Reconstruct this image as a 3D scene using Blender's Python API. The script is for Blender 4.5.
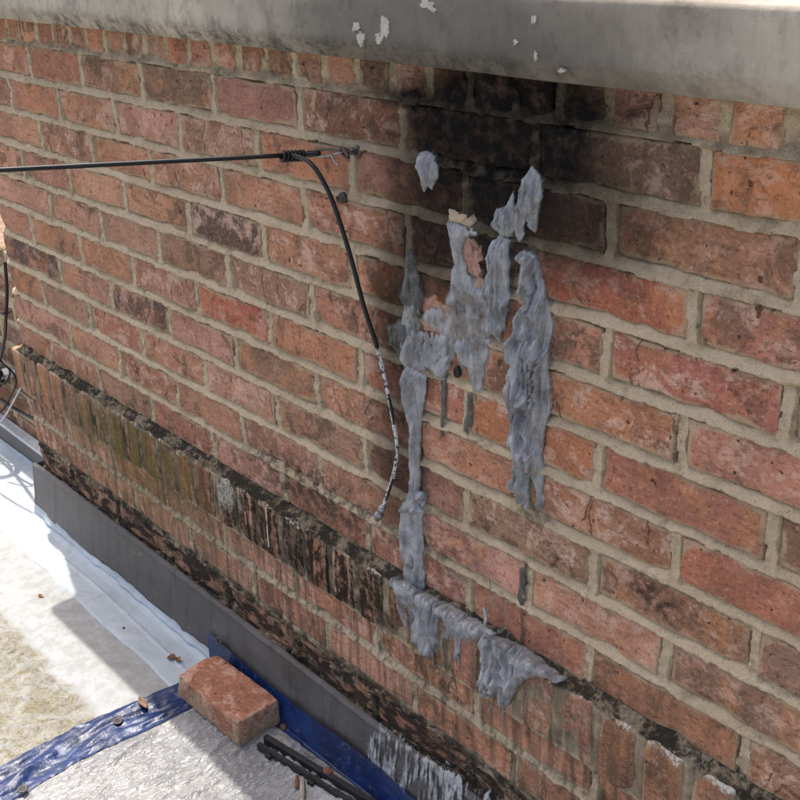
import bpy, math, random
import numpy as np
from mathutils import Vector, Matrix

# ------------------------------------------------------------------ camera, world, sun, exposure
sc = bpy.context.scene
for o in list(bpy.data.objects):
    bpy.data.objects.remove(o)
COL = sc.collection
R = math.radians

F_PX = 1118.8                                   # focal length in pixels of an 800 px wide picture
CAM = np.array([0.70596, -0.88544, 0.19844])
YAW, PITCH, ROLL = 0.869088, -0.410044, 0.029922

def cam_rot():
    c, s = math.cos, math.sin
    Rx = np.array([[1, 0, 0], [0, c(PITCH), -s(PITCH)], [0, s(PITCH), c(PITCH)]])
    Rz = np.array([[c(YAW), -s(YAW), 0], [s(YAW), c(YAW), 0], [0, 0, 1]])
    Ry = np.array([[c(ROLL), 0, s(ROLL)], [0, 1, 0], [-s(ROLL), 0, c(ROLL)]])
    return Rz @ Rx @ Ry
RC = cam_rot()
cd = bpy.data.cameras.new('camera')
cam = bpy.data.objects.new('camera', cd)
COL.objects.link(cam)
cd.sensor_width = 36.0
cd.lens = F_PX / 800.0 * 36.0
cd.clip_start = 0.02
cd.clip_end = 3000
m4 = Matrix.Identity(4)
for i in range(3):
    m4[i][0] = RC[i, 0]; m4[i][1] = RC[i, 2]; m4[i][2] = -RC[i, 1]; m4[i][3] = CAM[i]
cam.matrix_world = m4
sc.camera = cam

SUN_TO = Vector((-0.348, 0.11, 1.0)).normalized()     # towards the sun: high, behind the wall, from the far end
world = bpy.data.worlds.new('World')
sc.world = world
world.use_nodes = True
wn = world.node_tree
bg = wn.nodes['Background']
sky = wn.nodes.new('ShaderNodeTexSky')
sky.sky_type = 'NISHITA'
sky.sun_disc = False
sky.sun_elevation = math.asin(SUN_TO.z)
sky.sun_rotation = math.atan2(SUN_TO.x, SUN_TO.y) % (2 * math.pi)
sky.air_density = 0.75
sky.dust_density = 5.0
sky.ozone_density = 0.4
wn.links.new(sky.outputs[0], bg.inputs[0])
bg.inputs[1].default_value = 0.15
sd = bpy.data.lights.new('sun', 'SUN')
sd.energy = 2.3
sd.angle = R(0.53)
sd.color = (1.0, 0.95, 0.87)
sun = bpy.data.objects.new('sun', sd)
COL.objects.link(sun)
sun.rotation_euler = (-SUN_TO).to_track_quat('-Z', 'Y').to_euler()
sun.location = (-2, 1, 6)
vs = sc.view_settings
vs.view_transform = 'Standard'
vs.look = 'None'
vs.gamma = 1.0
vs.exposure = 1.2
vs.use_curve_mapping = False

# ------------------------------------------------------------------ maths helpers
def hash3(i, j, k, s):
    h = (i.astype(np.int64) * 374761393 + j.astype(np.int64) * 668265263 + k.astype(np.int64) * 2147483647 + s * 1274126177) & 0xffffffff
    h = ((h ^ (h >> 13)) * 1274126177) & 0xffffffff
    h = ((h ^ (h >> 16)) * 2246822519) & 0xffffffff
    return ((h ^ (h >> 15)) & 0xffff) / 32767.5 - 1.0

def vnoise(x, y, z=0.0, seed=0):
    x, y, z = np.broadcast_arrays(np.asarray(x, float), np.asarray(y, float), np.asarray(z, float))
    i, j, k = np.floor(x), np.floor(y), np.floor(z)
    fx, fy, fz = x - i, y - j, z - k
    fx, fy, fz = [t * t * t * (t * (t * 6 - 15) + 10) for t in (fx, fy, fz)]
    def L(a, b, t): return a + (b - a) * t
    def H(a, b, c): return hash3(i + a, j + b, k + c, seed)
    return L(L(L(H(0, 0, 0), H(1, 0, 0), fx), L(H(0, 1, 0), H(1, 1, 0), fx), fy),
             L(L(H(0, 0, 1), H(1, 0, 1), fx), L(H(0, 1, 1), H(1, 1, 1), fx), fy), fz)

def fbm(x, y, z=0.0, seed=0, octv=3):
    r = 0; a = 1.0; f = 1.0; t = 0
    for q in range(octv):
        r = r + a * vnoise(np.asarray(x) * f, np.asarray(y) * f, np.asarray(z) * f, seed + q * 17)
        t += a; a *= 0.5; f *= 2.03
    return r / t

def sst(a, b, x):
    t = np.clip((x - a) / (b - a), 0, 1)
    return t * t * (3 - 2 * t)

def px_ray(x, y):
    return RC @ np.array([(x - 400) / F_PX, 1.0, -(y - 400) / F_PX])
def px_wall(x, y, Y=0.0):
    d = px_ray(x, y); return CAM + d * ((Y - CAM[1]) / d[1])
def px_floor(x, y, Z):
    d = px_ray(x, y); return CAM + d * ((Z - CAM[2]) / d[2])

BL, BH = 0.2127, 0.0677          # brick and course pitch
ZROOF = -1.112
XL = -7.80 * BL                   # far end of the wall
XR = 2.6 * BL

# ------------------------------------------------------------------ object helpers
def mesh_obj(name, verts, faces, mat, parent=None, smooth=True):
    me = bpy.data.meshes.new(name)
    me.from_pydata([tuple(map(float, v)) for v in verts], [], [tuple(int(q) for q in f) for f in faces])
    me.validate()
    if smooth:
        me.polygons.foreach_set('use_smooth', [True] * len(me.polygons))
    me.update()
    if mat: me.materials.append(mat)
    return link(name, me, parent)

def link(name, me, parent=None):
    o = bpy.data.objects.new(name, me)
    COL.objects.link(o)
    if parent is not None: o.parent = parent
    return o

def empty(name, loc=(0, 0, 0), rz=0.0):
    o = bpy.data.objects.new(name, None)
    COL.objects.link(o)
    o.location = loc
    o.rotation_euler = (0, 0, rz)
    o.empty_display_size = 0.05
    return o

def tag(o, label=None, cat=None, group=None, kind=None):
    if label: o['label'] = label
    if cat: o['category'] = cat
    if group: o['group'] = group
    if kind: o['kind'] = kind
    return o

def set_parent(o, parent):
    """parent with the child keeping its world place"""
    o.parent = parent
    bpy.context.view_layer.update()
    o.matrix_parent_inverse = parent.matrix_world.inverted()
    return o

def grid_mesh(name, PX, PY, PZ, mask, mat, parent=None, attr=None):
    """sheet from 2D arrays of positions; mask tells which cells to keep"""
    n, m = PX.shape
    idx = np.arange(n * m).reshape(n, m)
    q = np.stack([idx[:-1, :-1], idx[1:, :-1], idx[1:, 1:], idx[:-1, 1:]], -1)[mask]
    used = np.zeros(n * m, bool); used[q.ravel()] = True
    remap = np.cumsum(used) - 1
    q = remap[q]
    V = np.stack([PX.ravel(), PY.ravel(), PZ.ravel()], -1)[used]
    me = bpy.data.meshes.new(name)
    me.vertices.add(len(V)); me.vertices.foreach_set('co', V.astype(np.float32).ravel())
    me.loops.add(q.size); me.loops.foreach_set('vertex_index', q.astype(np.int32).ravel())
    me.polygons.add(len(q))
    me.polygons.foreach_set('loop_start', np.arange(0, q.size, 4, dtype=np.int32))
    me.polygons.foreach_set('loop_total', np.full(len(q), 4, np.int32))
    me.polygons.foreach_set('use_smooth', np.ones(len(q), bool))
    me.update(calc_edges=True)
    if attr:
        for an, av in attr.items():
            a = me.attributes.new(an, 'FLOAT', 'POINT')
            a.data.foreach_set('value', av.ravel()[used].astype(np.float32))
    if mat: me.materials.append(mat)
    return link(name, me, parent)

def catmull(pts, n=10):
    P = [np.array(q, float) for q in pts]
    P = [2 * P[0] - P[1]] + P + [2 * P[-1] - P[-2]]
    out = []
    for i in range(1, len(P) - 2):
        for k in range(n):
            t = k / n
            a, b, c, d = P[i - 1:i + 3]
            out.append(0.5 * ((2 * b) + (c - a) * t + (2 * a - 5 * b + 4 * c - d) * t * t + (-a + 3 * b - 3 * c + d) * t ** 3))
    out.append(P[-2])
    return out

def tube(name, pts, rad, mat, parent=None, seg=10):
    P = [np.array(q, float) for q in pts]
    n = len(P)
    rads = rad if hasattr(rad, '__len__') else [rad] * n
    V, Fc = [], []
    up = np.array([0.13, 0.31, 0.94])
    for i in range(n):
        t = P[min(i + 1, n - 1)] - P[max(i - 1, 0)]
        t = t / (np.linalg.norm(t) + 1e-9)
        a = np.cross(t, up)
        if np.linalg.norm(a) < 1e-3: a = np.cross(t, (1, 0, 0))
        a /= np.linalg.norm(a); b = np.cross(t, a)
        up = -np.cross(t, a) if np.dot(np.cross(a, t), up) > 0 else np.cross(t, a)
        up = np.cross(a, t)
        for k in range(seg):
            w = 2 * math.pi * k / seg
            V.append(P[i] + rads[i] * (math.cos(w) * a + math.sin(w) * b))
    for i in range(n - 1):
        for k in range(seg):
            k2 = (k + 1) % seg
            Fc.append((i * seg + k, i * seg + k2, (i + 1) * seg + k2, (i + 1) * seg + k))
    Fc.append(tuple(range(seg - 1, -1, -1)))
    Fc.append(tuple((n - 1) * seg + k for k in range(seg)))
    return mesh_obj(name, V, Fc, mat, parent)

def box(name, lo, hi, mat, parent=None):
    (a, b, c), (d, e, f) = lo, hi
    V = [(a, b, c), (d, b, c), (d, e, c), (a, e, c), (a, b, f), (d, b, f), (d, e, f), (a, e, f)]
    Fc = [(0, 3, 2, 1), (4, 5, 6, 7), (0, 1, 5, 4), (1, 2, 6, 5), (2, 3, 7, 6), (3, 0, 4, 7)]
    return mesh_obj(name, V, Fc, mat, parent, smooth=False)

# ------------------------------------------------------------------ shader helpers
class NT:
    def __init__(self, name, rough=0.9, spec=0.3):
        self.m = bpy.data.materials.new(name)
        self.m.use_nodes = True
        self.t = self.m.node_tree
        self.b = self.t.nodes['Principled BSDF']
        self.b.inputs['Roughness'].default_value = rough
        self.b.inputs['Specular IOR Level'].default_value = spec
        self._pos = None
    def n(self, typ, **kw):
        x = self.t.nodes.new(typ)
        for k, v in kw.items(): setattr(x, k, v)
        return x
    def l(self, a, b): self.t.links.new(a, b)
    def put(self, sock, v):
        if hasattr(v, 'is_output'): self.l(v, sock)
        elif isinstance(v, (tuple, list)) and len(v) == 3 and sock.type == 'RGBA': sock.default_value = (*v, 1)
        else: sock.default_value = v
    def pos(self):
        if self._pos is None: self._pos = self.n('ShaderNodeNewGeometry').outputs['Position']
        return self._pos
    def math(self, op, a, b=0.0, c=0.0, clamp=False):
        x = self.n('ShaderNodeMath', operation=op, use_clamp=clamp)
        self.put(x.inputs[0], a); self.put(x.inputs[1], b); self.put(x.inputs[2], c)
        return x.outputs[0]
    def vmath(self, op, a, b=(0, 0, 0)):
        x = self.n('ShaderNodeVectorMath', operation=op)
        self.put(x.inputs[0], a)
        if op == 'SCALE': self.put(x.inputs[3], b)
        else: self.put(x.inputs[1], b)
        return x.outputs['Value'] if op in ('LENGTH', 'DISTANCE') else x.outputs[0]
    def noise(self, scale, detail=4, rough=0.55, vec=None, stretch=None, dist=0.0, color=False):
        v = vec if vec is not None else self.pos()
        if stretch: v = self.vmath('MULTIPLY', v, stretch)
        x = self.n('ShaderNodeTexNoise')
        self.l(v, x.inputs['Vector'])
        x.inputs['Scale'].default_value = scale
        x.inputs['Detail'].default_value = detail
        x.inputs['Roughness'].default_value = rough
        x.inputs['Distortion'].default_value = dist
        return x.outputs['Color'] if color else x.outputs['Fac']
    def map(self, v, a, b, c=0.0, d=1.0, smooth=True):
        x = self.n('ShaderNodeMapRange', interpolation_type='SMOOTHSTEP' if smooth else 'LINEAR')
        self.put(x.inputs[0], v)
        for i, q in enumerate((a, b, c, d)): self.put(x.inputs[1 + i], q)
        return x.outputs[0]
    def mix(self, f, a, b, mode='MIX'):
        x = self.n('ShaderNodeMix', data_type='RGBA', blend_type=mode)
        self.put(x.inputs[0], f); self.put(x.inputs[6], a); self.put(x.inputs[7], b)
        return x.outputs[2]
    def xyz(self, v=None):
        x = self.n('ShaderNodeSeparateXYZ'); self.l(v if v is not None else self.pos(), x.inputs[0])
        return x.outputs
    def ell(self, c, a, inner=0.35, outer=1.0, warp=None):
        """soft ellipse in wall coordinates (x, z)"""
        v = self.vmath('SUBTRACT', warp if warp is not None else self.pos(), (c[0], 0, c[1]))
        v = self.vmath('MULTIPLY', v, (1 / a[0], 0, 1 / a[1]))
        return self.map(self.vmath('LENGTH', v), inner, outer, 1, 0)
    def warp(self, scale, amt):
        nz = self.noise(scale, 3, 0.65, color=True)
        nz = self.vmath('SUBTRACT', nz, (0.5, 0.5, 0.5))
        return self.vmath('ADD', self.pos(), self.vmath('SCALE', nz, amt))
    def bump(self, h, strength=0.5, dist=0.002, normal=None):
        x = self.n('ShaderNodeBump')
        x.inputs['Strength'].default_value = strength
        x.inputs['Distance'].default_value = dist
        self.l(h, x.inputs['Height'])
        if normal is not None: self.l(normal, x.inputs['Normal'])
        return x.outputs[0]
    def out(self, color=None, rough=None, normal=None, metal=None):
        if color is not None: self.put(self.b.inputs['Base Color'], color)
        if rough is not None: self.put(self.b.inputs['Roughness'], rough)
        if normal is not None: self.l(normal, self.b.inputs['Normal'])
        if metal is not None: self.put(self.b.inputs['Metallic'], metal)
        return self.m

def wall_stains(T, col, soot_k=1.0, bed_k=0.9):
    """burn mark, water streaks, algae and grime: marks with a place of their own on the wall"""
    W = T.warp(16.0, 0.07)
    fine = T.noise(60, 3, 0.65)
    streak = T.noise(1.0, 3, 0.6, stretch=(70, 70, 7))
    # soot of the fire: a black heart and a brown halo
    halo = None
    for c, a, k, i, o in [((-0.18, -0.050), (0.42, 0.175), 0.68, 0.15, 1.0),
                       ((-0.165, -0.020), (0.195, 0.088), 0.992, 0.50, 1.0),
                       ((-0.23, -0.145), (0.17, 0.185), 0.86, 0.35, 1.0),
                       ((-0.06, -0.105), (0.16, 0.12), 0.66, 0.3, 1.0),
                       ((-0.335, -0.300), (0.10, 0.21), 0.84, 0.2, 1.0),
                       ((-0.35, -0.50), (0.085, 0.19), 0.72, 0.15, 1.0),
                       ((-0.12, 0.022), (0.28, 0.05), 0.8, 0.2, 1.0),
                       ((-0.20, 0.000), (0.24, 0.024), 0.9, 0.45, 1.0)]:  # thin ellipse: soot, plus the dark of the open top joint put into colour
        e = T.math('MULTIPLY', T.ell(c, a, i, o, W), bed_k if a[1] < 0.03 else k * soot_k)
        inv = T.math('SUBTRACT', 1.0, e)
        halo = inv if halo is None else T.math('MULTIPLY', halo, inv)
    raw = T.math('SUBTRACT', 1.0, halo)
    rag = T.math('MULTIPLY', T.math('SUBTRACT', T.noise(22, 5, 0.75, stretch=(1.0, 1.0, 0.6)), 0.5), 0.75)
    soot = T.math('MULTIPLY', T.map(T.math('ADD', raw, T.math('MULTIPLY', rag, T.math('MULTIPLY', T.math('SUBTRACT', 1.0, raw), T.map(raw, 0.0, 0.3)))), 0.04, 0.96, smooth=False), T.map(fine, 0.25, 0.6, 0.88, 1.0))
    # scabs knocked off: clean pink brick shows
    W2 = T.warp(55.0, 0.030)
    cl = T.math('MAXIMUM', T.ell((-0.213, -0.192), (0.028, 0.050), 0.82, 0.98, W2), T.ell((-0.262, -0.262), (0.040, 0.026), 0.8, 1.0, W2))
    cl = T.math('MAXIMUM', cl, T.ell((-0.195, -0.285), (0.028, 0.045), 0.8, 1.0, W2))
    cl = T.math('MULTIPLY', cl, T.map(fine, 0.3, 0.5, 0.55, 0.95))
    col = T.mix(T.math('MULTIPLY', cl, T.map(T.noise(120, 3, 0.7), 0.35, 0.6, 0.25, 0.8)), col, (0.50, 0.29, 0.23))
    soot = T.math('MULTIPLY', soot, T.math('SUBTRACT', 1.0, cl))
    col = T.mix(soot, col, (0.0075, 0.0065, 0.0058))
    # rusty brown dirt and black spots
    for c, a, k, cc in [((0.085, -0.505), (0.085, 0.030), 0.85, (0.045, 0.03, 0.023)),
                        ((-0.10, -0.47), (0.06, 0.03), 0.6, (0.08, 0.055, 0.045)),
                        ((-0.26, -0.58), (0.12, 0.08), 0.6, (0.05, 0.035, 0.03)),
                        ((-0.55, -0.62), (0.34, 0.075), 0.8, (0.05, 0.04, 0.03))]:
        e = T.math('MULTIPLY', T.ell(c, a, 0.2, 1.0, W), T.map(fine, 0.4, 0.6, 0.1, k))
        col = T.mix(e, col, cc)
    z = T.xyz()[2]
    low = T.map(z, -0.56, -0.80, 0.0, 0.7)
    col = T.mix(T.math('MULTIPLY', low, T.map(streak, 0.40, 0.68)), col, (0.07, 0.052, 0.036))
    e = T.math('MULTIPLY', T.ell((-1.15, -0.80), (0.50, 0.15), 0.2, 1.0, W), T.map(fine, 0.35, 0.65, 0.1, 0.62))
    col = T.mix(e, col, (0.17, 0.135, 0.045))
    return col

def brick_mat(name, stains=True, band=False, foul=False):
    T = NT(name, 0.92, 0.08)
    oi = T.n('ShaderNodeObjectInfo')
    tc = T.n('ShaderNodeTexCoord')
    off = T.vmath('SCALE', oi.outputs['Random'], 37.0)
    cx = T.n('ShaderNodeCombineXYZ')
    for i, f in enumerate((53.0, 31.0, 71.0)): T.l(T.math('MULTIPLY', oi.outputs['Random'], f), cx.inputs[i])
    v = T.vmath('ADD', T.pos(), cx.outputs[0])
    base = oi.outputs['Color']
    rn = oi.outputs['Random']
    r2 = T.math('FRACT', T.math('MULTIPLY', rn, 7.13)); r3 = T.math('FRACT', T.math('MULTIPLY', rn, 13.7)); r4 = T.math('FRACT', T.math('MULTIPLY', rn, 29.3))
    big = T.noise(10, 3, 0.6, vec=v, dist=0.4)
    med = T.noise(30, 5, 0.72, vec=v, dist=0.5)
    med2 = T.noise(19, 5, 0.72, vec=T.vmath('ADD', v, (5.2, 1.7, 9.1)), dist=0.6)
    fine = T.noise(190, 4, 0.72, vec=v)
    drag = T.noise(1.0, 3, 0.65, vec=v, stretch=(30, 60, 130), dist=0.3)
    col = T.mix(T.map(big, 0.36, 0.62, 0.0, 1.0), T.mix(0.42, base, (0.19, 0.10, 0.06)), base)
    col = T.mix(T.math('MULTIPLY', T.map(med2, 0.48, 0.60), T.map(r3, 0.3, 1.0, 0.0, 0.6)), col, (0.55, 0.245, 0.115))   # orange fire skin
    col = T.mix(T.math('MULTIPLY', T.map(med, 0.49, 0.60), T.map(r2, 0.1, 0.9, 0.08, 0.72)), col, (0.68, 0.44, 0.325))      # dusty pink bloom
    brown = T.noise(16, 5, 0.75, vec=T.vmath('ADD', v, (1.2, 7.7, 3.1)), dist=0.6)
    col = T.mix(T.math('MULTIPLY', T.map(brown, 0.50, 0.60), T.map(r4, 0.1, 0.95, 0.15, 0.85)), col, (0.155, 0.095, 0.062))   # burnt, dirty skin
    col = T.mix(T.map(drag, 0.54, 0.66, 0.0, 0.42), col, (0.16, 0.08, 0.052))
    col = T.mix(T.map(fine, 0.54, 0.68, 0.0, 0.6), col, (0.10, 0.052, 0.034))
    col = T.mix(T.map(fine, 0.45, 0.33, 0.0, 0.34), col, (0.74, 0.50, 0.36))
    # mortar smeared over the arrises, darker tone at the outer rim
    at = T.n('ShaderNodeAttribute', attribute_name='edge')
    sm = T.math('ADD', at.outputs['Fac'], T.math('MULTIPLY', T.math('SUBTRACT', med2, 0.5), 1.9))
    col = T.mix(T.map(sm, 0.62, 1.0, 0.0, 0.75), col, (0.46, 0.345, 0.22))
    dk = T.math('ADD', at.outputs['Fac'], T.math('MULTIPLY', T.math('SUBTRACT', med, 0.5), 1.5))
    col = T.mix(T.map(dk, 0.95, 1.2, 0.0, 0.55), col, (0.085, 0.05, 0.034))
    # firing cracks on some of them
    cr = T.n('ShaderNodeTexVoronoi', feature='DISTANCE_TO_EDGE')
    T.l(T.vmath('MULTIPLY', T.vmath('ADD', v, T.vmath('SCALE', T.noise(40, 3, 0.6, vec=v, color=True), 0.02)), (1.0, 1.0, 0.30)), cr.inputs['Vector'])
    cr.inputs['Scale'].default_value = 14
    crack = T.math('MULTIPLY', T.map(cr.outputs['Distance'], 0.006, 0.020, 1, 0), T.map(med2, 0.50, 0.58))
    pmask = T.math('MULTIPLY', crack, T.map(r2, 0.62, 0.75, 0.0, 0.7))
    pits = T.map(T.noise(95, 2, 0.5, vec=T.vmath('ADD', v, (2, 4, 8))), 0.70, 0.76)
    pmask = T.math('MAXIMUM', pmask, pits)
    col = T.mix(T.math('MULTIPLY', pmask, 0.75), col, (0.05, 0.028, 0.02))
    if stains: col = wall_stains(T, col, 1.0)
    s = T.xyz()
    streak = T.noise(1.0, 5, 0.65, stretch=(95, 60, 9))
    if band:
        W = T.warp(30, 0.05)
        # black run-off on the ledge bricks, heaviest in the middle
        k = T.math('MAXIMUM', T.ell((-0.60, -0.72), (0.36, 0.20), 0.55, 1.0, W), T.math('MULTIPLY', T.ell((-1.0, -0.72), (0.45, 0.2), 0.3, 1.0, W), 0.55))
        dk = T.math('MULTIPLY', k, T.map(T.math('ADD', streak, T.math('MULTIPLY', T.math('SUBTRACT', T.noise(70, 4, 0.75), 0.5), 0.9)), 0.34, 0.58))
        col = T.mix(T.math('MULTIPLY', dk, 0.94), col, (0.018, 0.014, 0.011))
        gr = T.math('MULTIPLY', T.ell((-1.10, -0.73), (0.32, 0.3), 0.3, 1.0, W), T.map(T.noise(45, 5, 0.7), 0.42, 0.6, 0.15, 0.85))
        col = T.mix(gr, col, (0.16, 0.128, 0.038))
        # white salts and lichen along the top edge
        n1 = T.noise(210, 4, 0.75)
        top = T.map(s[2], -0.704, -0.681, 0.0, 0.45)
        patch = T.noise(11, 3, 0.6)
        sal = T.math('MULTIPLY', T.map(T.math('ADD', T.math('ADD', n1, top), T.math('ADD', T.math('MULTIPLY', T.math('SUBTRACT', patch, 0.5), 0.75), T.math('MULTIPLY', T.math('SUBTRACT', T.noise(60, 3, 0.7), 0.5), 0.8))), 0.94, 1.08), T.map(s[0], -1.3, -0.95, 0.3, 0.9))
        col = T.mix(sal, col, (0.55, 0.53, 0.47))
        li = T.math('MULTIPLY', T.ell((-0.79, -0.712), (0.055, 0.04), 0.4, 1.0, W), T.map(T.noise(260, 4, 0.7), 0.42, 0.5))
        col = T.mix(li, col, (0.36, 0.35, 0.28))
    if foul:
        n1 = T.noise(13, 4, 0.7, stretch=(1, 1, 2.6), dist=0.5)
        col = T.mix(0.35, col, (0.12, 0.085, 0.06))
        col = T.mix(T.map(n1, 0.42, 0.54, 0.0, 0.93), col, (0.024, 0.020, 0.017))
        n2 = T.noise(26, 4, 0.75, stretch=(1, 1, 3.0), vec=T.vmath('ADD', T.pos(), (3, 3, 3)))
        col = T.mix(T.map(n2, 0.57, 0.70, 0.0, 0.7), col, (0.26, 0.255, 0.235))
        n3 = T.noise(15, 4, 0.7, stretch=(1, 1, 3.0), vec=T.vmath('ADD', T.pos(), (8, 1, 3)))
        col = T.mix(T.map(n3, 0.56, 0.70, 0.0, 0.6), col, (0.20, 0.12, 0.065))
    h = T.math('ADD', T.math('MULTIPLY', fine, 0.8), T.math('ADD', T.math('MULTIPLY', med, 1.3), T.math('MULTIPLY', drag, 0.9)))
    h = T.math('SUBTRACT', h, T.math('MULTIPLY', pmask, 0.9))
    return T.out(col, T.map(fine, 0.3, 0.7, 0.82, 0.98), T.bump(h, 1.0, 0.005))

def mortar_mat(name, stains=True):
    T = NT(name, 0.96, 0.1)
    big = T.noise(6, 4, 0.6)
    med = T.noise(42, 5, 0.65)
    fine = T.noise(260, 5, 0.75)
    col = T.mix(T.map(big, 0.3, 0.7), (0.80, 0.62, 0.405), (0.66, 0.50, 0.31))
    col = T.mix(T.map(med, 0.5, 0.72, 0, 0.6), col, (0.84, 0.70, 0.50))
    col = T.mix(T.map(T.noise(24, 4, 0.7, vec=T.vmath('ADD', T.pos(), (4, 5, 6))), 0.53, 0.70, 0, 0.6), col, (0.28, 0.205, 0.12))
    col = T.mix(T.map(fine, 0.55, 0.70, 0, 0.6), col, (0.20, 0.145, 0.085))
    col = T.mix(T.map(fine, 0.44, 0.32, 0, 0.5), col, (0.66, 0.59, 0.46))
    sand = T.noise(620, 3, 0.7)
    col = T.mix(T.map(sand, 0.55, 0.66, 0, 0.42), col, (0.16, 0.112, 0.066))
    col = T.mix(T.map(sand, 0.44, 0.36, 0, 0.5), col, (0.82, 0.70, 0.52))
    s = T.xyz()
    if stains:
        col = wall_stains(T, col, 0.84, 0.96)
        n2 = T.noise(24, 5, 0.65)
        # black grime on the ledge above the projecting course
        led = T.math('MULTIPLY', T.map(T.math('ADD', s[2], T.math('MULTIPLY', T.math('SUBTRACT', n2, 0.5), 0.02)), -0.689, -0.681), T.map(s[2], -0.669, -0.664, 1, 0))
        col = T.mix(T.math('MULTIPLY', led, T.map(T.math('ADD', n2, T.math('MULTIPLY', T.math('SUBTRACT', T.noise(110, 4, 0.75), 0.5), 0.8)), 0.32, 0.56, 0.5, 0.96)), col, (0.030, 0.026, 0.020))
        sal = T.math('MULTIPLY', led, T.map(T.math('ADD', T.noise(120, 4, 0.7), T.math('MULTIPLY', T.math('SUBTRACT', T.noise(9, 2), 0.5), 0.8)), 0.66, 0.72))
        col = T.mix(T.math('MULTIPLY', sal, 0.7), col, (0.36, 0.345, 0.30))
        bandz = T.math('MULTIPLY', T.map(s[2], -0.680, -0.69), T.map(s[2], -0.785, -0.77, 0, 1))
        col = T.mix(T.math('MULTIPLY', bandz, T.math('MULTIPLY', T.map(n2, 0.38, 0.6, 0.45, 0.92), T.map(s[0], -0.35, -0.1, 1.0, 0.65))), col, (0.06, 0.05, 0.034))
        top = T.math('MULTIPLY', T.map(s[2], -0.012, -0.004), T.map(s[2], 0.012, 0.006, 0, 1))
        col = T.mix(T.math('MULTIPLY', top, T.map(n2, 0.35, 0.65, 0.05, 0.6)), col, (0.10, 0.085, 0.06))
        # tar, rust and dirt in the broken lowest course
        tar = T.map(s[2], -0.900, -0.917)
        tn = T.noise(15, 4, 0.7, stretch=(1, 1, 2.4), dist=0.5)
        col = T.mix(T.math('MULTIPLY', tar, T.map(tn, 0.36, 0.54, 0.35, 0.95)), col, (0.026, 0.021, 0.017))
        col = T.mix(T.math('MULTIPLY', tar, T.map(T.noise(55, 5, 0.7, stretch=(1, 1, 3), vec=T.vmath('ADD', T.pos(), (7, 2, 1))), 0.56, 0.68, 0, 0.6)), col, (0.34, 0.335, 0.31))
        col = T.mix(T.math('MULTIPLY', tar, T.map(T.noise(20, 5, 0.7, stretch=(1, 1, 4), vec=T.vmath('ADD', T.pos(), (1, 9, 4))), 0.56, 0.66, 0, 0.8)), col, (0.24, 0.13, 0.06))
    h = T.math('ADD', T.math('MULTIPLY', sand, 0.45), T.math('ADD', T.math('MULTIPLY', fine, 0.8), T.math('MULTIPLY', med, 0.8)))
    return T.out(col, 0.96, T.bump(h, 1.0, 0.006))

M = {}
M['brick'] = brick_mat('fired_brick')
M['band'] = brick_mat('ledge_brick', band=True)
M['foul'] = brick_mat('fouled_brick', foul=True)
M['loose'] = brick_mat('loose_brick_clay', stains=False)
M['mortar'] = mortar_mat('sandy_mortar')
M['mortar_far'] = mortar_mat('far_mortar', stains=False)

def concrete_mat():
    T = NT('painted_concrete', 0.8, 0.3)
    s = T.xyz()
    n1 = T.noise(5, 5, 0.65, stretch=(1, 1, 1.5)); n2 = T.noise(40, 5, 0.7); n3 = T.noise(220, 4, 0.7)
    st = T.noise(1.0, 4, 0.65, stretch=(48, 20, 7))
    col = T.mix(T.map(n1, 0.3, 0.7), (0.38, 0.33, 0.255), (0.50, 0.44, 0.345))
    col = T.mix(T.map(st, 0.50, 0.72, 0, 0.3), col, (0.17, 0.15, 0.125))
    col = T.mix(T.map(n2, 0.56, 0.74, 0, 0.5), col, (0.14, 0.125, 0.10))
    col = T.mix(T.map(T.noise(1.0, 4, 0.7, stretch=(20, 20, 12), dist=0.2), 0.47, 0.68, 0, 0.5), col, (0.16, 0.138, 0.108))
    col = T.mix(T.map(T.noise(16, 5, 0.75), 0.52, 0.66, 0, 0.55), col, (0.16, 0.14, 0.11))
    # soot above the burn
    W = T.warp(9, 0.12)
    for c, a, k in [((-0.22, 0.085), (0.55, 0.17), 0.80), ((-0.05, 0.05), (0.25, 0.045), 0.35), ((0.12, 0.14), (0.12, 0.05), 0.35)]:
        col = T.mix(T.math('MULTIPLY', T.ell(c, a, 0.2, 1.0, W), k), col, (0.07, 0.06, 0.05))
    # black mould on the lower lip
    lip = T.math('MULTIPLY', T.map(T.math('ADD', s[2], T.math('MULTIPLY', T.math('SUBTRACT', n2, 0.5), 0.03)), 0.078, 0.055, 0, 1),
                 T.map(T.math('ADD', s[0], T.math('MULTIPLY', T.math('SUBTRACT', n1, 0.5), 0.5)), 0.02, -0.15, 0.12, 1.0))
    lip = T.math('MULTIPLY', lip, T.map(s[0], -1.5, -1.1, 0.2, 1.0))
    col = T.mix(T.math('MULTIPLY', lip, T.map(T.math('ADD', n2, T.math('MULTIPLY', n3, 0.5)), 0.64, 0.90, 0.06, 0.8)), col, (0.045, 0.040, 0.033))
    col = T.mix(T.map(n3, 0.62, 0.74, 0, 0.5), col, (0.09, 0.08, 0.065))
    h = T.math('ADD', T.math('MULTIPLY', n2, 0.7), T.math('MULTIPLY', n3, 0.4))
    return T.out(col, T.map(n2, 0.3, 0.7, 0.65, 0.9), T.bump(h, 0.5, 0.002))
M['concrete'] = concrete_mat()

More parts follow.
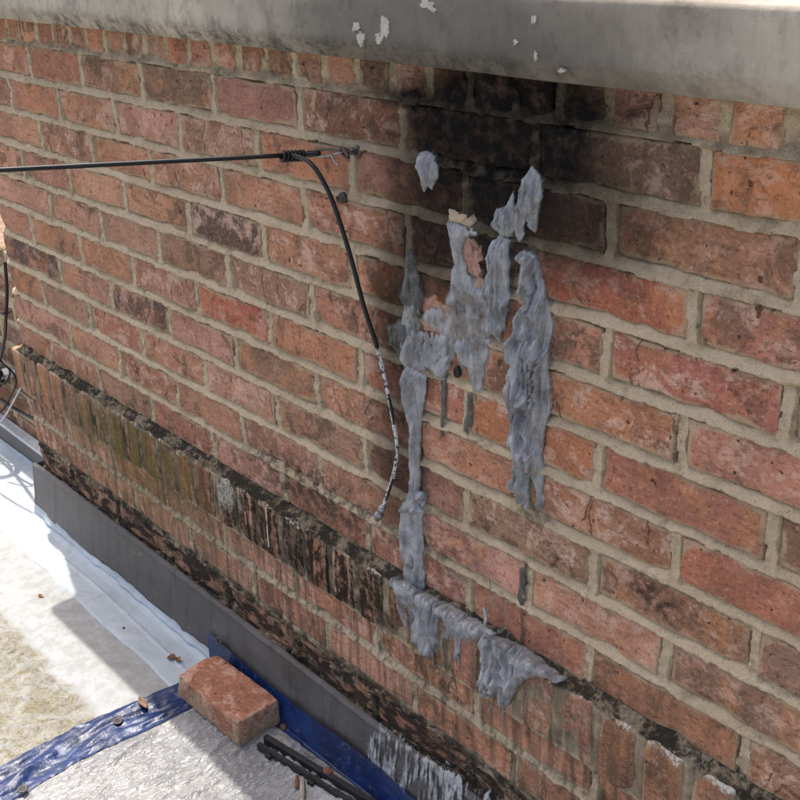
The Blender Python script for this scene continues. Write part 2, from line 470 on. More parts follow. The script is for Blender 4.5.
def simple(name, c1, c2, rough=0.8, spec=0.3, scale=60, bump=0.4, bd=0.001, metal=0.0, coat=None):
    T = NT(name, rough, spec)
    n = T.noise(scale, 5, 0.65); n2 = T.noise(scale * 5, 3, 0.6)
    col = T.mix(T.map(n, 0.35, 0.65), c1, c2)
    if coat:
        col = T.mix(T.map(T.noise(scale * 0.7, 5, 0.7, vec=T.vmath('ADD', T.pos(), (3, 1, 2))), coat[1], coat[2]), col, coat[0])
    T.b.inputs['Metallic'].default_value = metal
    return T.out(col, rough, T.bump(T.math('ADD', n, T.math('MULTIPLY', n2, 0.4)), bump, bd))
M['flake'] = simple('bare_pale_patch', (0.36, 0.32, 0.27), (0.46, 0.42, 0.36), 0.9, 0.2, 200)
M['core'] = simple('rubble_core', (0.20, 0.13, 0.09), (0.28, 0.2, 0.14), 0.95, 0.1, 30)
M['jacket'] = simple('black_pvc_jacket', (0.005, 0.005, 0.005), (0.012, 0.0115, 0.011), 0.40, 0.35, 120, 0.15)
M['tape'] = simple('black_tape', (0.005, 0.005, 0.005), (0.011, 0.0105, 0.010), 0.5, 0.3, 200, 0.4)
M['steel'] = simple('dull_steel', (0.32, 0.32, 0.33), (0.20, 0.19, 0.18), 0.45, 0.5, 150, 0.3, metal=0.7)
M['rusty'] = simple('dark_rusty_steel', (0.045, 0.04, 0.038), (0.10, 0.08, 0.07), 0.55, 0.5, 200, 0.5, metal=0.4)
M['white_core'] = simple('scorched_white_dielectric', (0.62, 0.60, 0.57), (0.45, 0.43, 0.40), 0.6, 0.4, 220, 0.3, coat=((0.015, 0.013, 0.012), 0.50, 0.56))
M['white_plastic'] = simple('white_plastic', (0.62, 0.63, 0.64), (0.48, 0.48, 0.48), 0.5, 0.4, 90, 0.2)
M['filament'] = simple('grey_filament', (0.13, 0.12, 0.11), (0.2, 0.19, 0.17), 0.6, 0.4, 90, 0.1)
M['leaf'] = simple('dry_leaf', (0.13, 0.062, 0.035), (0.24, 0.15, 0.09), 0.8, 0.2, 150, 0.5)
M['wood'] = simple('weathered_wood', (0.36, 0.33, 0.28), (0.22, 0.19, 0.16), 0.85, 0.2, 120, 0.5)
M['pebble'] = simple('red_brick_chip', (0.20, 0.085, 0.055), (0.13, 0.06, 0.045), 0.9, 0.2, 150, 0.6)
M['bar'] = simple('weathered_dark_steel', (0.012, 0.012, 0.0125), (0.034, 0.033, 0.032), 0.5, 0.4, 160, 0.5, metal=0.3)
M['black_rubber'] = simple('dark_sheet_edge', (0.05, 0.05, 0.05), (0.09, 0.085, 0.08), 0.6, 0.4, 90)
M['sliver'] = simple('white_lime_sliver', (0.55, 0.52, 0.46), (0.42, 0.38, 0.32), 0.9, 0.2, 200)

def flashing_mat():
    T = NT('aged_metal_flashing', 0.55, 0.45)
    st = T.noise(1.0, 5, 0.65, stretch=(60, 30, 6)); n = T.noise(9, 5, 0.65); f = T.noise(160, 4, 0.65)
    s = T.xyz()
    col = T.mix(T.map(n, 0.35, 0.65), (0.062, 0.056, 0.052), (0.095, 0.087, 0.080))
    col = T.mix(T.map(st, 0.48, 0.7, 0, 0.6), col, (0.035, 0.028, 0.024))
    col = T.mix(T.map(s[0], -1.25, -1.62, 0, 0.45), col, (0.20, 0.18, 0.165))
    rust = T.math('MULTIPLY', T.map(T.noise(14, 5, 0.7, stretch=(1, 1, 0.5)), 0.52, 0.68, 0, 0.6), T.map(s[0], -1.25, -1.5, 0.35, 1))
    col = T.mix(rust, col, (0.13, 0.085, 0.055))
    col = T.mix(T.map(f, 0.62, 0.74, 0, 0.6), col, (0.18, 0.17, 0.16))
    sc_ = T.noise(1.0, 4, 0.75, stretch=(14, 14, 60), dist=1.0)
    col = T.mix(T.map(sc_, 0.60, 0.70, 0, 0.5), col, (0.20, 0.185, 0.17))
    return T.out(col, T.map(n, 0.3, 0.7, 0.5, 0.75), T.bump(T.math('ADD', T.math('MULTIPLY', n, 1.5), T.math('MULTIPLY', f, 0.4)), 0.6, 0.002), 0.0)
M['flashing'] = flashing_mat()

def roof_mat():
    T = NT('white_roof_membrane', 0.62, 0.35)
    s = T.xyz()
    n0 = T.noise(7, 5, 0.65); n1 = T.noise(40, 5, 0.7); n2 = T.noise(170, 4, 0.7)
    col = T.mix(T.map(n1, 0.35, 0.7), (0.335, 0.345, 0.345), (0.265, 0.272, 0.265))
    col = T.mix(T.map(n2, 0.52, 0.68, 0, 0.5), col, (0.25, 0.235, 0.19))
    # ponding dirt, further from the wall
    edge = T.math('ADD', T.math('ADD', s[1], 0.262), T.math('MULTIPLY', T.math('ADD', s[0], 1.1), 0.03))
    edge = T.math('ADD', edge, T.math('MULTIPLY', T.math('SUBTRACT', T.noise(8, 4, 0.55), 0.5), 0.075))
    dirt = T.map(edge, 0.012, -0.012)
    ring = T.math('MULTIPLY', T.map(T.noise(26, 5, 0.7, dist=1.0), 0.40, 0.62, 0.5, 1.0), T.map(n2, 0.3, 0.6, 0.55, 1.0))
    dcol = T.mix(T.map(n0, 0.3, 0.65), (0.108, 0.088, 0.038), (0.155, 0.132, 0.066))
    dcol = T.mix(T.map(T.noise(60, 5, 0.75), 0.48, 0.64, 0, 0.85), dcol, (0.062, 0.049, 0.024))
    dcol = T.mix(T.map(T.noise(15, 5, 0.75), 0.56, 0.70, 0, 0.5), dcol, (0.125, 0.118, 0.04))
    near = T.map(s[1], -2.5, -0.9, 0.35, 1.0)
    col = T.mix(T.math('MULTIPLY', T.math('MULTIPLY', dirt, ring), near), col, dcol)
    # grey strip by the cover strip: dust, plus wall shadow put into the colour
    gs = T.math('MULTIPLY', T.map(s[1], -0.205, -0.17), T.map(s[0], -1.5, -1.2, 0.2, 1.0))
    col = T.mix(T.math('MULTIPLY', gs, T.map(n1, 0.35, 0.65, 0.25, 0.75)), col, (0.25, 0.245, 0.22))
    h = T.math('ADD', T.math('MULTIPLY', n1, 0.6), T.math('MULTIPLY', n2, 0.5))
    return T.out(col, T.map(n1, 0.3, 0.7, 0.5, 0.8), T.bump(h, 0.4, 0.0015))
M['roof'] = roof_mat()
def strip_mat():
    T = NT('clean_cover_strip', 0.5, 0.4)
    n1 = T.noise(30, 5, 0.7); n2 = T.noise(170, 4, 0.7); n0 = T.noise(7, 4, 0.6)
    col = T.mix(T.map(n0, 0.35, 0.7), (0.40, 0.445, 0.47), (0.33, 0.37, 0.39))
    col = T.mix(T.map(n1, 0.54, 0.72, 0, 0.5), col, (0.30, 0.31, 0.295))
    col = T.mix(T.map(n2, 0.58, 0.70, 0, 0.45), col, (0.25, 0.245, 0.225))
    col = T.mix(T.map(T.noise(12, 5, 0.75, dist=0.6), 0.52, 0.64, 0, 0.5), col, (0.29, 0.30, 0.295))
    return T.out(col, T.map(n1, 0.3, 0.7, 0.4, 0.65), T.bump(T.math('ADD', n1, T.math('MULTIPLY', n2, 0.3)), 0.35, 0.0015))
M['strip'] = strip_mat()

def tarp_mats():
    T = NT('silver_tarp', 0.42, 0.45)
    n1 = T.noise(1.0, 3, 0.5, stretch=(130, 48, 60), dist=1.2); n2 = T.noise(300, 3, 0.6); n3 = T.noise(14, 4, 0.6)
    col = T.mix(T.map(n3, 0.3, 0.7), (0.215, 0.215, 0.214), (0.285, 0.284, 0.282))
    col = T.mix(T.map(n2, 0.58, 0.72, 0, 0.35), col, (0.09, 0.09, 0.09))
    wv = T.n('ShaderNodeTexChecker'); wv.inputs['Scale'].default_value = 330; T.l(T.pos(), wv.inputs[0])
    h = T.math('ADD', T.math('MULTIPLY', n1, 1.3), T.math('MULTIPLY', wv.outputs[1], 0.08))
    T.b.inputs['Metallic'].default_value = 0.12
    M['silver'] = T.out(col, T.map(n3, 0.3, 0.7, 0.30, 0.42), T.bump(h, 0.9, 0.0045))
    T = NT('blue_tarp_hem', 0.36, 0.5)
    n1 = T.noise(55, 5, 0.65); n3 = T.noise(18, 4, 0.6); n2 = T.noise(260, 3, 0.6)
    col = T.mix(T.map(n3, 0.3, 0.7), (0.0025, 0.010, 0.048), (0.006, 0.027, 0.110))
    col = T.mix(T.map(T.math('ADD', n1, T.math('MULTIPLY', n2, 0.5)), 0.84, 1.0, 0, 0.45), col, (0.12, 0.18, 0.33))
    h = T.math('ADD', n1, T.math('MULTIPLY', n2, 0.35))
    M['hem'] = T.out(col, T.map(n1, 0.3, 0.7, 0.28, 0.45), T.bump(h, 0.45, 0.003))
tarp_mats()

def sealant_mat(name, dark=False, runs=False):
    T = NT(name, 0.3, 0.65)
    st = T.noise(1.0, 4, 0.6, stretch=(120, 90, 14), dist=0.4); n = T.noise(38, 4, 0.6); f = T.noise(300, 3, 0.6)
    a, b = ((0.018, 0.018, 0.018), (0.065, 0.065, 0.065)) if dark else ((0.18, 0.181, 0.180), (0.315, 0.315, 0.312))
    if runs: a, b = (0.22, 0.222, 0.222), (0.38, 0.38, 0.376)
    col = T.mix(T.map(n, 0.35, 0.65), a, b)
    col = T.mix(T.map(T.noise(24, 4, 0.7, vec=T.vmath('ADD', T.pos(), (2, 6, 1))), 0.54, 0.70, 0, 0.6), col, (0.085, 0.082, 0.080))
    col = T.mix(T.map(f, 0.62, 0.74, 0, 0.3), col, (0.10, 0.095, 0.09))
    h = T.math('ADD', T.math('MULTIPLY', st, 0.45), T.math('ADD', T.math('MULTIPLY', n, 1.0), T.math('MULTIPLY', f, 0.10)))
    col = T.mix(T.map(st, 0.56, 0.70, 0, 0.28), col, (0.09, 0.088, 0.086) if not dark else (0.012, 0.012, 0.012))
    col = T.mix(T.map(st, 0.44, 0.34, 0, 0.28), col, (0.48, 0.48, 0.47) if not dark else (0.11, 0.11, 0.11))
    T.out(col, T.map(n, 0.3, 0.7, 0.18, 0.38), T.bump(h, 0.9, 0.006))
    # thin film lets the wall show through
    at = T.n('ShaderNodeAttribute', attribute_name='cover')
    cv = T.math('ADD', at.outputs['Fac'], T.math('ADD', T.math('MULTIPLY', T.math('SUBTRACT', st, 0.5), 2.2 if runs else 0.8), T.math('MULTIPLY', T.math('SUBTRACT', n, 0.5), 0.9)))
    cv = T.map(cv, 0.36, 0.74) if runs else T.map(cv, 0.22, 0.85)
    tr = T.n('ShaderNodeBsdfTransparent'); mx = T.n('ShaderNodeMixShader')
    T.l(cv, mx.inputs[0]); T.l(tr.outputs[0], mx.inputs[1]); T.l(T.b.outputs[0], mx.inputs[2])
    T.l(mx.outputs[0], T.t.nodes['Material Output'].inputs['Surface'])
    return T.m
M['sealant_runs'] = sealant_mat('sealant_runs', runs=True)
M['sealant'] = sealant_mat('grey_sealant')
M['sealant_dark'] = sealant_mat('smoked_sealant', True)

# ------------------------------------------------------------------ the roof
def axis(segs):
    out = []
    for a, b, n in segs: out += list(np.linspace(a, b, n, endpoint=False))
    return np.array(out + [segs[-1][1]])
ax = axis([(-60, -6, 14), (-6, -2.7, 10), (-2.7, -0.7, 260), (-0.7, 0.6, 30), (0.6, 6, 12), (6, 60, 14)])
ay = axis([(-60, -4, 16), (-4, -0.9, 14), (-0.9, 0.2, 180), (0.2, 3, 10), (3, 60, 14)])
GX, GY = np.meshgrid(ax, ay, indexing='ij')
und = 0.0035 * fbm(GX * 5, GY * 5, 0, 3, 3) + 0.0012 * fbm(GX * 26, GY * 26, 0, 5, 3)
und *= sst(-3, -2.2, GX) * sst(-1.6, -0.9, GY) * sst(0.5, 0.1, GY)
GZ = ZROOF - 0.003 + und
# overlapped sheet edges that run along the wall
for y0, hgt in ((-0.245, 0.0022), (-0.62, 0.0025)):
    GZ += hgt * sst(y0 - 0.006, y0 + 0.004, GY + 0.006 * np.sin(GX * 7)) * sst(-3, -2.5, GX) - 0
roof = grid_mesh('flat_roof', GX, GY, GZ, np.ones((len(ax) - 1, len(ay) - 1), bool), M['roof'])
tag(roof, kind='structure')

def roof_z(x, y):
    return ZROOF - 0.003 + 0.0035 * fbm(x * 5, y * 5, 0, 3, 3) + 0.0012 * fbm(x * 26, y * 26, 0, 5, 3)

# cover strip: clean membrane lapped up the foot of the flashing, ragged at its upper edge
sx = np.arange(-2.25, 0.75, 0.006)
ss = np.linspace(0, 1, 46)
SX, SS = np.meshgrid(sx, ss, indexing='ij')
end_in = sst(XL - 0.02, XL - 0.07, SX)            # past the corner the strip just lies on the roof
y_out = -0.128 + 0.007 * fbm(SX * 9, 0 * SX, 0, 11, 3)
y_in = -0.030 + 0.105 * end_in
rise = (0.018 + 0.010 * fbm(SX * 7, 0 * SX, 0, 12, 2) + 0.0025 * vnoise(SX * 45, 0 * SX, 0, 14)) * (1 - 0.75 * end_in)
flat = np.clip(SS / 0.75, 0, 1); upp = np.clip((SS - 0.75) / 0.25, 0, 1)
SY = y_out + (y_in - y_out) * flat + 0.003 * upp
lip = sst(0, 0.05, SS)
SZ = ZROOF + 0.0055 * lip - 0.004 * (1 - lip) + 0.0032 * fbm(SX * 5, SY * 5, 0, 3, 3) + 0.0015 * fbm(SX * 24, SY * 30, 0, 21, 3)
SZ += rise * upp + 0.006 * sst(0.62, 0.78, SS)
SZ += 0.0022 * np.exp(-((SY + 0.075 + 0.006 * np.sin(SX * 6)) / 0.003) ** 2)     # seam ridge
SY -= 0.004 * np.exp(-((SS - 0.80) / 0.08) ** 2) * (1 + fbm(SX * 30, SS, 0, 9, 2))
strip = grid_mesh('cover_strip', SX, SY, SZ, np.ones((len(sx) - 1, len(ss) - 1), bool), M['strip'], roof)
tag(strip, label='clean pale roof strip lapped up the foot of the flashing')

# ------------------------------------------------------------------ brick pieces
def brick_mesh(name, w, h, d, seed, nx, nz, rnd=0.0034, rough=1.5, mat=None):
    rs = np.random.RandomState(seed)
    xs = np.concatenate([[-w / 2, -w / 2 + rnd * 0.35], np.linspace(-w / 2 + rnd * 1.1, w / 2 - rnd * 1.1, nx), [w / 2 - rnd * 0.35, w / 2]])
    zs = np.concatenate([[-h / 2, -h / 2 + rnd * 0.35], np.linspace(-h / 2 + rnd * 1.1, h / 2 - rnd * 1.1, nz), [h / 2 - rnd * 0.35, h / 2]])
    X, Z = np.meshgrid(xs, zs, indexing='ij')
    dx = np.minimum(X + w / 2, w / 2 - X); dz = np.minimum(Z + h / 2, h / 2 - Z)
    de = np.minimum(dx, dz)
    ex = np.clip(1 - dx / (rnd * 1.1), 0, 1); ez = np.clip(1 - dz / (rnd * 1.1), 0, 1)
    Y = rnd * (1 - np.sqrt(np.clip(1 - np.clip(ex ** 2 + ez ** 2, 0, 1.0) * 0.92, 0, 1)))
    s = seed * 3.7
    Y += rough * (0.0013 * fbm(X * 18 + s, Z * 18, s, seed, 2) + 0.0007 * fbm(X * 70 + s, Z * 70, s, seed + 5, 2))
    near = np.clip(1 - de / 0.010, 0, 1)
    wob = 0.0021 * rough
    X2 = X + near * wob * fbm(Z * 45 + s, np.sign(X) * 3 + s, 0, seed + 1, 3) - np.sign(X) * near * 0.0006
    Z2 = Z + near * wob * fbm(X * 38 + s, np.sign(Z) * 3 + s, 0, seed + 2, 3)
    # worn corners and a knocked arris here and there
    for _ in range(rs.randint(1, 4)):
        cx = rs.choice([-1, 1]) * w / 2 if rs.rand() < 0.5 else rs.uniform(-w / 2, w / 2)
        cz = rs.choice([-1, 1]) * h / 2
        r = rs.uniform(0.007, 0.015) * rough
        g = np.exp(-(((X - cx) / r) ** 2 + ((Z - cz) / r) ** 2))
        Y += 0.0045 * g * rough
    n, m = X.shape
    V = np.stack([X2.ravel(), Y.ravel(), Z2.ravel()], -1)
    idx = np.arange(n * m).reshape(n, m)
    Q = np.stack([idx[:-1, :-1], idx[1:, :-1], idx[1:, 1:], idx[:-1, 1:]], -1).reshape(-1, 4)
    loop = list(idx[:, 0]) + list(idx[-1, 1:]) + list(idx[-2::-1, -1]) + list(idx[0, -2:0:-1])
    k = len(loop); b0 = n * m
    B = V[loop].copy(); B[:, 1] = d
    V = np.vstack([V, B])
    side = [(loop[(i + 1) % k], loop[i], b0 + i, b0 + (i + 1) % k) for i in range(k)]
    me = bpy.data.meshes.new(name)
    me.from_pydata(V.tolist(), [], [tuple(int(t) for t in q) for q in Q] + [tuple(int(t) for t in q) for q in side])
    me.polygons.foreach_set('use_smooth', [True] * len(me.polygons))
    e = np.concatenate([np.clip(1 - de / 0.016, 0, 1).ravel(), np.ones(k)])
    a = me.attributes.new('edge', 'FLOAT', 'POINT'); a.data.foreach_set('value', e.astype(np.float32))
    me.update()
    me.materials.append(mat)
    return me

JT = 0.0132
BW, BHH = BL - JT, BH - JT
rng = random.Random(11)
stretch = [brick_mesh('brick', BW, BHH, 0.06, 100 + i, 16, 5, mat=M['brick']) for i in range(14)]
halfb = [brick_mesh('brick', BL / 2 - JT, BHH, 0.06, 140 + i, 8, 5, mat=M['brick']) for i in range(4)]
RLP = 0.3105 * BL
RW = RLP - 0.0115
toprow = [brick_mesh('rowlock_brick', RW, 0.098, 0.06, 160 + i, 5, 8, mat=M['brick']) for i in range(6)]
ledger = [brick_mesh('rowlock_brick', RW, 0.1015 - 0.004, 0.075, 180 + i, 6, 9, rnd=0.0042, rough=1.3, mat=M['band']) for i in range(9)]
foulb = [brick_mesh('brick', BW, BHH, 0.06, 210 + i, 16, 5, rnd=0.007, rough=2.4, mat=M['foul']) for i in range(5)]
farb = [brick_mesh('brick', BW, BHH, 0.06, 230 + i, 6, 3, mat=M['loose']) for i in range(4)]

PAL = [(0.48, 0.215, 0.135), (0.50, 0.235, 0.140), (0.40, 0.185, 0.122), (0.57, 0.295, 0.205), (0.53, 0.262, 0.198),
       (0.38, 0.215, 0.142), (0.52, 0.235, 0.135), (0.33, 0.190, 0.130), (0.46, 0.190, 0.130), (0.55, 0.275, 0.180), (0.29, 0.170, 0.115)]
DARK = (0.130, 0.088, 0.078)
BROWN = (0.25, 0.155, 0.098)
RED = (0.47, 0.155, 0.095)
special = {}
for q, c in [((225, 232), DARK), ((142, 310), DARK), ((175, 88), BROWN), ((640, 160), BROWN), ((250, 100), (0.25, 0.11, 0.085)),
             ((350, 120), (0.22, 0.095, 0.06)), ((560, 230), (0.12, 0.062, 0.043)), ((690, 390), (0.29, 0.098, 0.074)),
             ((760, 185), (0.37, 0.135, 0.065)), ((620, 300), RED), ((705, 250), (0.29, 0.13, 0.08)), ((670, 600), (0.24, 0.115, 0.075)),
             ((760, 340), (0.33, 0.13, 0.095)), ((540, 540), (0.22, 0.12, 0.08)), ((230, 310), RED), ((500, 250), (0.10, 0.055, 0.04)),
             ((720, 560), (0.33, 0.115, 0.075)), ((740, 470), (0.34, 0.14, 0.10)), ((600, 410), (0.32, 0.13, 0.075)), ((640, 490), (0.31, 0.115, 0.08)),
             ((500, 440), (0.34, 0.125, 0.066)), ((480, 400), (0.31, 0.11, 0.06)), ((395, 280), (0.34, 0.12, 0.06)), ((20, 255), DARK)]:
    w = px_wall(*q)
    special[(int(math.floor(-w[2] / BH)), round(w[0] / BL, 2))] = c

def tint(row, u):
    for (r, su), c in special.items():
        if r == row and abs(su - u) < 0.5: return ((c[0] * 1.55, c[1] * 1.68, c[2] * 1.55, 1) if c not in (DARK, BROWN, RED) else (*c, 1))
    c = PAL[rng.randrange(len(PAL))]
    k = rng.uniform(0.86, 1.16); w = rng.uniform(-0.012, 0.02)
    c = (c[0] * k, c[1] * k + w * 0.6, c[2] * k + w)
    m = min(max((-u - 1.5) / 5.0, 0.0), 1.0) * 0.26 + 0.03        # paler towards the far end: bounced light put into the tint
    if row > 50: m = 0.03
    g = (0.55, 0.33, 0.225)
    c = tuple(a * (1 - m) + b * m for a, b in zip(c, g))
    return (c[0] * 1.04, c[1] * 1.02, c[2] * 0.95, 1)

wall = empty('brick_parapet_wall', (0, 0, ZROOF))
tag(wall, 'red brick parapet wall with a burn mark and a projecting ledge course under a concrete coping', 'wall')
def wchild(o, loc, rot=(0, 0, 0)):
    o.parent = wall
    o.location = (loc[0], loc[1], loc[2] - ZROOF)
    o.rotation_euler = rot
    return o

rows = []                                        # (z_top, z_bottom, joint centres) for the mortar
def lay_row(r, z_top, phase, meshes, halves):
    z = z_top - BH / 2
    lo, hi = -7.80, 2.6
    joints = [k + phase + rng.uniform(-0.016, 0.016) for k in range(-8, 4)]
    joints = [j for j in joints if lo + 0.3 < j < hi + 1.1]
    rows.append((z_top, z_top - BH, [j * BL for j in joints]))
    ed = [lo - JT / BL / 2] + joints
    for a, b in zip(ed[:-1], ed[1:]):
        wide = (b - a) * BL - JT
        short = (b - a) < 0.75
        me = rng.choice(halves if short else meshes)
        o = link('brick', me)
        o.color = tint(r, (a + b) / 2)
        nat = (BL / 2 - JT) if short else BW
        o.scale = (wide / nat, 1, rng.uniform(0.98, 1.03))
        wchild(o, ((a + b) / 2 * BL, rng.uniform(-0.0014, 0.0012), z + rng.uniform(-0.0008, 0.0008)),
               (rng.uniform(-0.018, 0.018), rng.uniform(-0.004, 0.004), rng.uniform(-0.006, 0.006)))
for r in range(10):
    lay_row(r, -r * BH, 0.5 if r % 2 == 0 else 0.0, stretch, halfb)
lay_row(11, -11.5 * BH, 0.06, stretch, halfb)
lay_row(12, -12.5 * BH, 0.44, stretch, halfb)
lay_row(13, -13.5 * BH, 0.0, foulb, foulb)

# bricks on edge under the coping, and the projecting ledge course
zt = 0.0485
top_j = [j for j in np.arange(-7.81, 2.7, 0.3105)]
for j in top_j[1:]:
    a = j + rng.uniform(-0.02, 0.02)
    o = link('rowlock_brick', rng.choice(toprow)); o.color = tint(99, 0)
    wchild(o, (((a) + 0.155) * BL, rng.uniform(0.0, 0.002), zt), (0, rng.uniform(-0.02, 0.02), 0))
LEDGE = 0.017
zb_t, zb_b = -10.02 * BH, -11.52 * BH
led_j = list(np.arange(-7.95, 2.7, 0.3105))
for j in led_j:
    o = link('rowlock_brick', rng.choice(ledger)); c = tint(98, 0)
    k = rng.uniform(0.62, 0.95)
    o.color = (c[0] * k, c[1] * k * 1.08, c[2] * k * 1.08, 1)
    wchild(o, ((j + 0.155) * BL, -LEDGE + rng.uniform(-0.002, 0.002), (zb_t + zb_b) / 2), (rng.uniform(-0.02, 0.02), rng.uniform(-0.012, 0.012), rng.uniform(-0.03, 0.03)))

# mortar: one continuous bed with tooled joints, real relief
gx = np.arange(XL + 0.001, XR, 0.0026)
gz = np.arange(0.098, -0.985, -0.0020)
MX, MZ = np.meshgrid(gx, gz, indexing='ij')
depth = np.full(MX.shape, 0.013)
joint = np.zeros(MX.shape, bool)
wobx = 0.0030 * fbm(MX * 26, MZ * 26, 0, 31, 4)
beds = [(-k * BH, JT / 2) for k in range(0, 10)] + [(-12.5 * BH, JT / 2), (-13.5 * BH, JT / 2 + 0.001), (-14.5 * BH, JT / 2)]
for zb, hw in beds:
    t = (MZ - zb + wobx) / hw
    msk = np.abs(t) < 1.10
    prof = -0.0014 + 0.0060 * sst(-0.9, 0.9, t) + 0.0018 * sst(0.5, 0.95, t)
    depth = np.where(msk, np.minimum(depth, prof), depth); joint |= np.abs(t) < 2.1
for (z1, z0, js) in rows:
    inr = (MZ < z1 + 0.001) & (MZ > z0 - 0.001)
    for j in js:
        t = (MX - j + 0.0034 * fbm(MZ * 30, j * 9, 0, 33, 2)) / (JT / 2)
        msk = (np.abs(t) < 1.12) & inr
        prof = 0.0003 + 0.0020 * (1 - t * t).clip(0, 1)
        depth = np.where(msk, np.minimum(depth, prof), depth); joint |= (np.abs(t) < 2.1) & inr
# top course
inr = MZ > -0.001
for j in top_j:
    t = (MX - j * BL) / 0.0062
    msk = (np.abs(t) < 1.4) & inr
    depth = np.where(msk, np.minimum(depth, 0.003), depth); joint |= (np.abs(t) < 2.6) & inr
depth = depth - 0.0004 + 0.0034 * fbm(MX * 45, MZ * 75, 0, 37, 3) + 0.0019 * fbm(MX * 170, MZ * 170, 0, 39, 2)
# ledge: weathered fillet on top, mortar between its bricks
inb = (MZ < zb_t + 0.0015) & (MZ > zb_b - 0.002)
bdep = -LEDGE + 0.0030 + 0.0026 * fbm(MX * 70, MZ * 50, 0, 41, 3)
for j in led_j:
    t = (MX - j * BL) / 0.006
    bdep = np.where(np.abs(t) < 1.6, bdep - 0.0022 * (1 - np.minimum(np.abs(t) / 1.6, 1)), bdep)
depth = np.where(inb, bdep, depth)
fl = (MZ >= zb_t + 0.0015) & (MZ < zb_t + 0.009)
tt = (MZ - zb_t - 0.0015) / 0.0075
fil = -LEDGE + 0.006 + 0.004 * fbm(MX * 60, MZ * 90, 0, 44, 3) + (LEDGE - 0.003) * np.clip(tt + 0.25 * fbm(MX * 40, MZ * 60, 0, 43, 3), 0, 1) ** 0.65
depth = np.where(fl, np.minimum(depth, fil), depth)
joint |= inb | fl
# broken lowest course
lowm = MZ < -13.4 * BH
lump = 0.0045 * fbm(MX * 26, MZ * 60, 0, 45, 4)
depth = np.where(lowm, np.minimum(depth, 0.006) + lump - 0.004 * sst(-13.9 * BH, -14.4 * BH, MZ), depth)
joint |= lowm
keep = joint[:-1, :-1] | joint[1:, :-1] | joint[:-1, 1:] | joint[1:, 1:]
mort = grid_mesh('mortar', MX, depth, MZ - ZROOF, keep, M['mortar'], wall)
core = box('wall_core', (XL + 0.004, 0.02, 0.002), (XR + 1.2, 0.30, 0.06 - ZROOF), M['core'], wall)
lcore = box('ledge_core', (XL - 0.035, -LEDGE + 0.014, zb_b + 0.004 - ZROOF), (XL + 0.02, 0.05, zb_t - 0.005 - ZROOF), M['mortar'], wall)
# pale lime sliver in one ledge joint
def ledge_at(x, y): return px_wall(x, y, -LEDGE)
a, b = ledge_at(266, 507), ledge_at(269, 547)
sl = mesh_obj('lime_sliver', [(a[0] - 0.0018, -LEDGE - 0.001, a[2] - ZROOF), (a[0] + 0.0022, -LEDGE - 0.0015, a[2] - 0.001 - ZROOF), (b[0] + 0.0018, -LEDGE - 0.0012, b[2] - ZROOF), (b[0] - 0.0012, -LEDGE - 0.001, b[2] + 0.002 - ZROOF),
                              (a[0], -LEDGE + 0.006, a[2] - ZROOF), (b[0], -LEDGE + 0.006, b[2] - ZROOF)],
              [(0, 3, 2, 1), (0, 4, 5, 3), (1, 2, 5, 4), (0, 1, 4), (3, 5, 2)], M['sliver'], wall, False)

# coping: painted concrete with a chamfered lip
prof = [(0.33, 0.045), (0.02, 0.0435), (-0.030, 0.0425), (-0.033, 0.0440), (-0.0445, 0.0615), (-0.0455, 0.0640), (-0.0460, 0.0680), (-0.0463, 0.085), (-0.0466, 0.103), (-0.0466, 0.1185), (-0.0452, 0.1228), (-0.0415, 0.1248), (-0.02, 0.1262), (0.12, 0.134), (0.33, 0.125), (0.34, 0.12), (0.34, 0.05)]
cx = np.arange(XL - 0.03, XR + 1.2, 0.02)
PXg, K = np.meshgrid(cx, np.arange(len(prof) + 1), indexing='ij')
pr = np.array(prof + [prof[0]])
PYg = pr[K, 0] + 0.0009 * fbm(PXg * 14, K * 0.6, 0, 51, 3) * (pr[K, 0] < 0.1)
PZg = pr[K, 1] + 0.0011 * fbm(PXg * 12, K * 0.6, 0, 53, 3) - ZROOF
cop = grid_mesh('coping', PXg, PYg, PZg, np.ones((len(cx) - 1, len(prof)), bool), M['concrete'], wall)
nv = len(prof)
caps = []
for i0 in (0, len(cx) - 1):
    caps.append(mesh_obj('coping_end', [(cx[i0], pr[k][0], pr[k][1] - ZROOF) for k in range(nv)], [tuple(range(nv))], M['concrete'], cop, False))
tag(cop, label='grey painted concrete coping with mould and flaked patches')
def flake(px, py, pw, ph, seed):
    r = random.Random(seed)
    c = px_wall(px, py, -0.0472)
    mx = px_wall(px + pw, py, -0.0472)[0] - c[0]; mz = c[2] - px_wall(px, py + ph, -0.0472)[2]
    n = 30; V = []
    for k in range(n):
        a = 2 * math.pi * k / n
        q = 0.75 + 0.55 * float(fbm(math.cos(a) * 2.2 + seed * 3.1, math.sin(a) * 2.2, 0, seed, 3)) + r.uniform(-0.1, 0.1)
        V.append((c[0] + q * mx * math.cos(a), -0.0478 - 0.0004 * r.random(), c[2] + q * mz * math.sin(a) - ZROOF))
    B = [(v[0], -0.0440, v[2]) for v in V]
    Fc = [tuple(range(n))] + [((k + 1) % n, k, n + k, n + (k + 1) % n) for k in range(n)]
    mesh_obj('paint_flake', V + B, Fc, M['flake'], cop, False)
for i, f in enumerate([(356, 27, 4, 7), (361, 38, 5, 9), (385, 27, 5, 13), (379, 38, 4, 7), (428, 5, 8, 6), (434, 10, 4, 3), (534, 20, 3, 5), (516, 42, 3, 3), (536, 56, 3, 6), (561, 71, 4, 3)]):
    flake(*f, i)

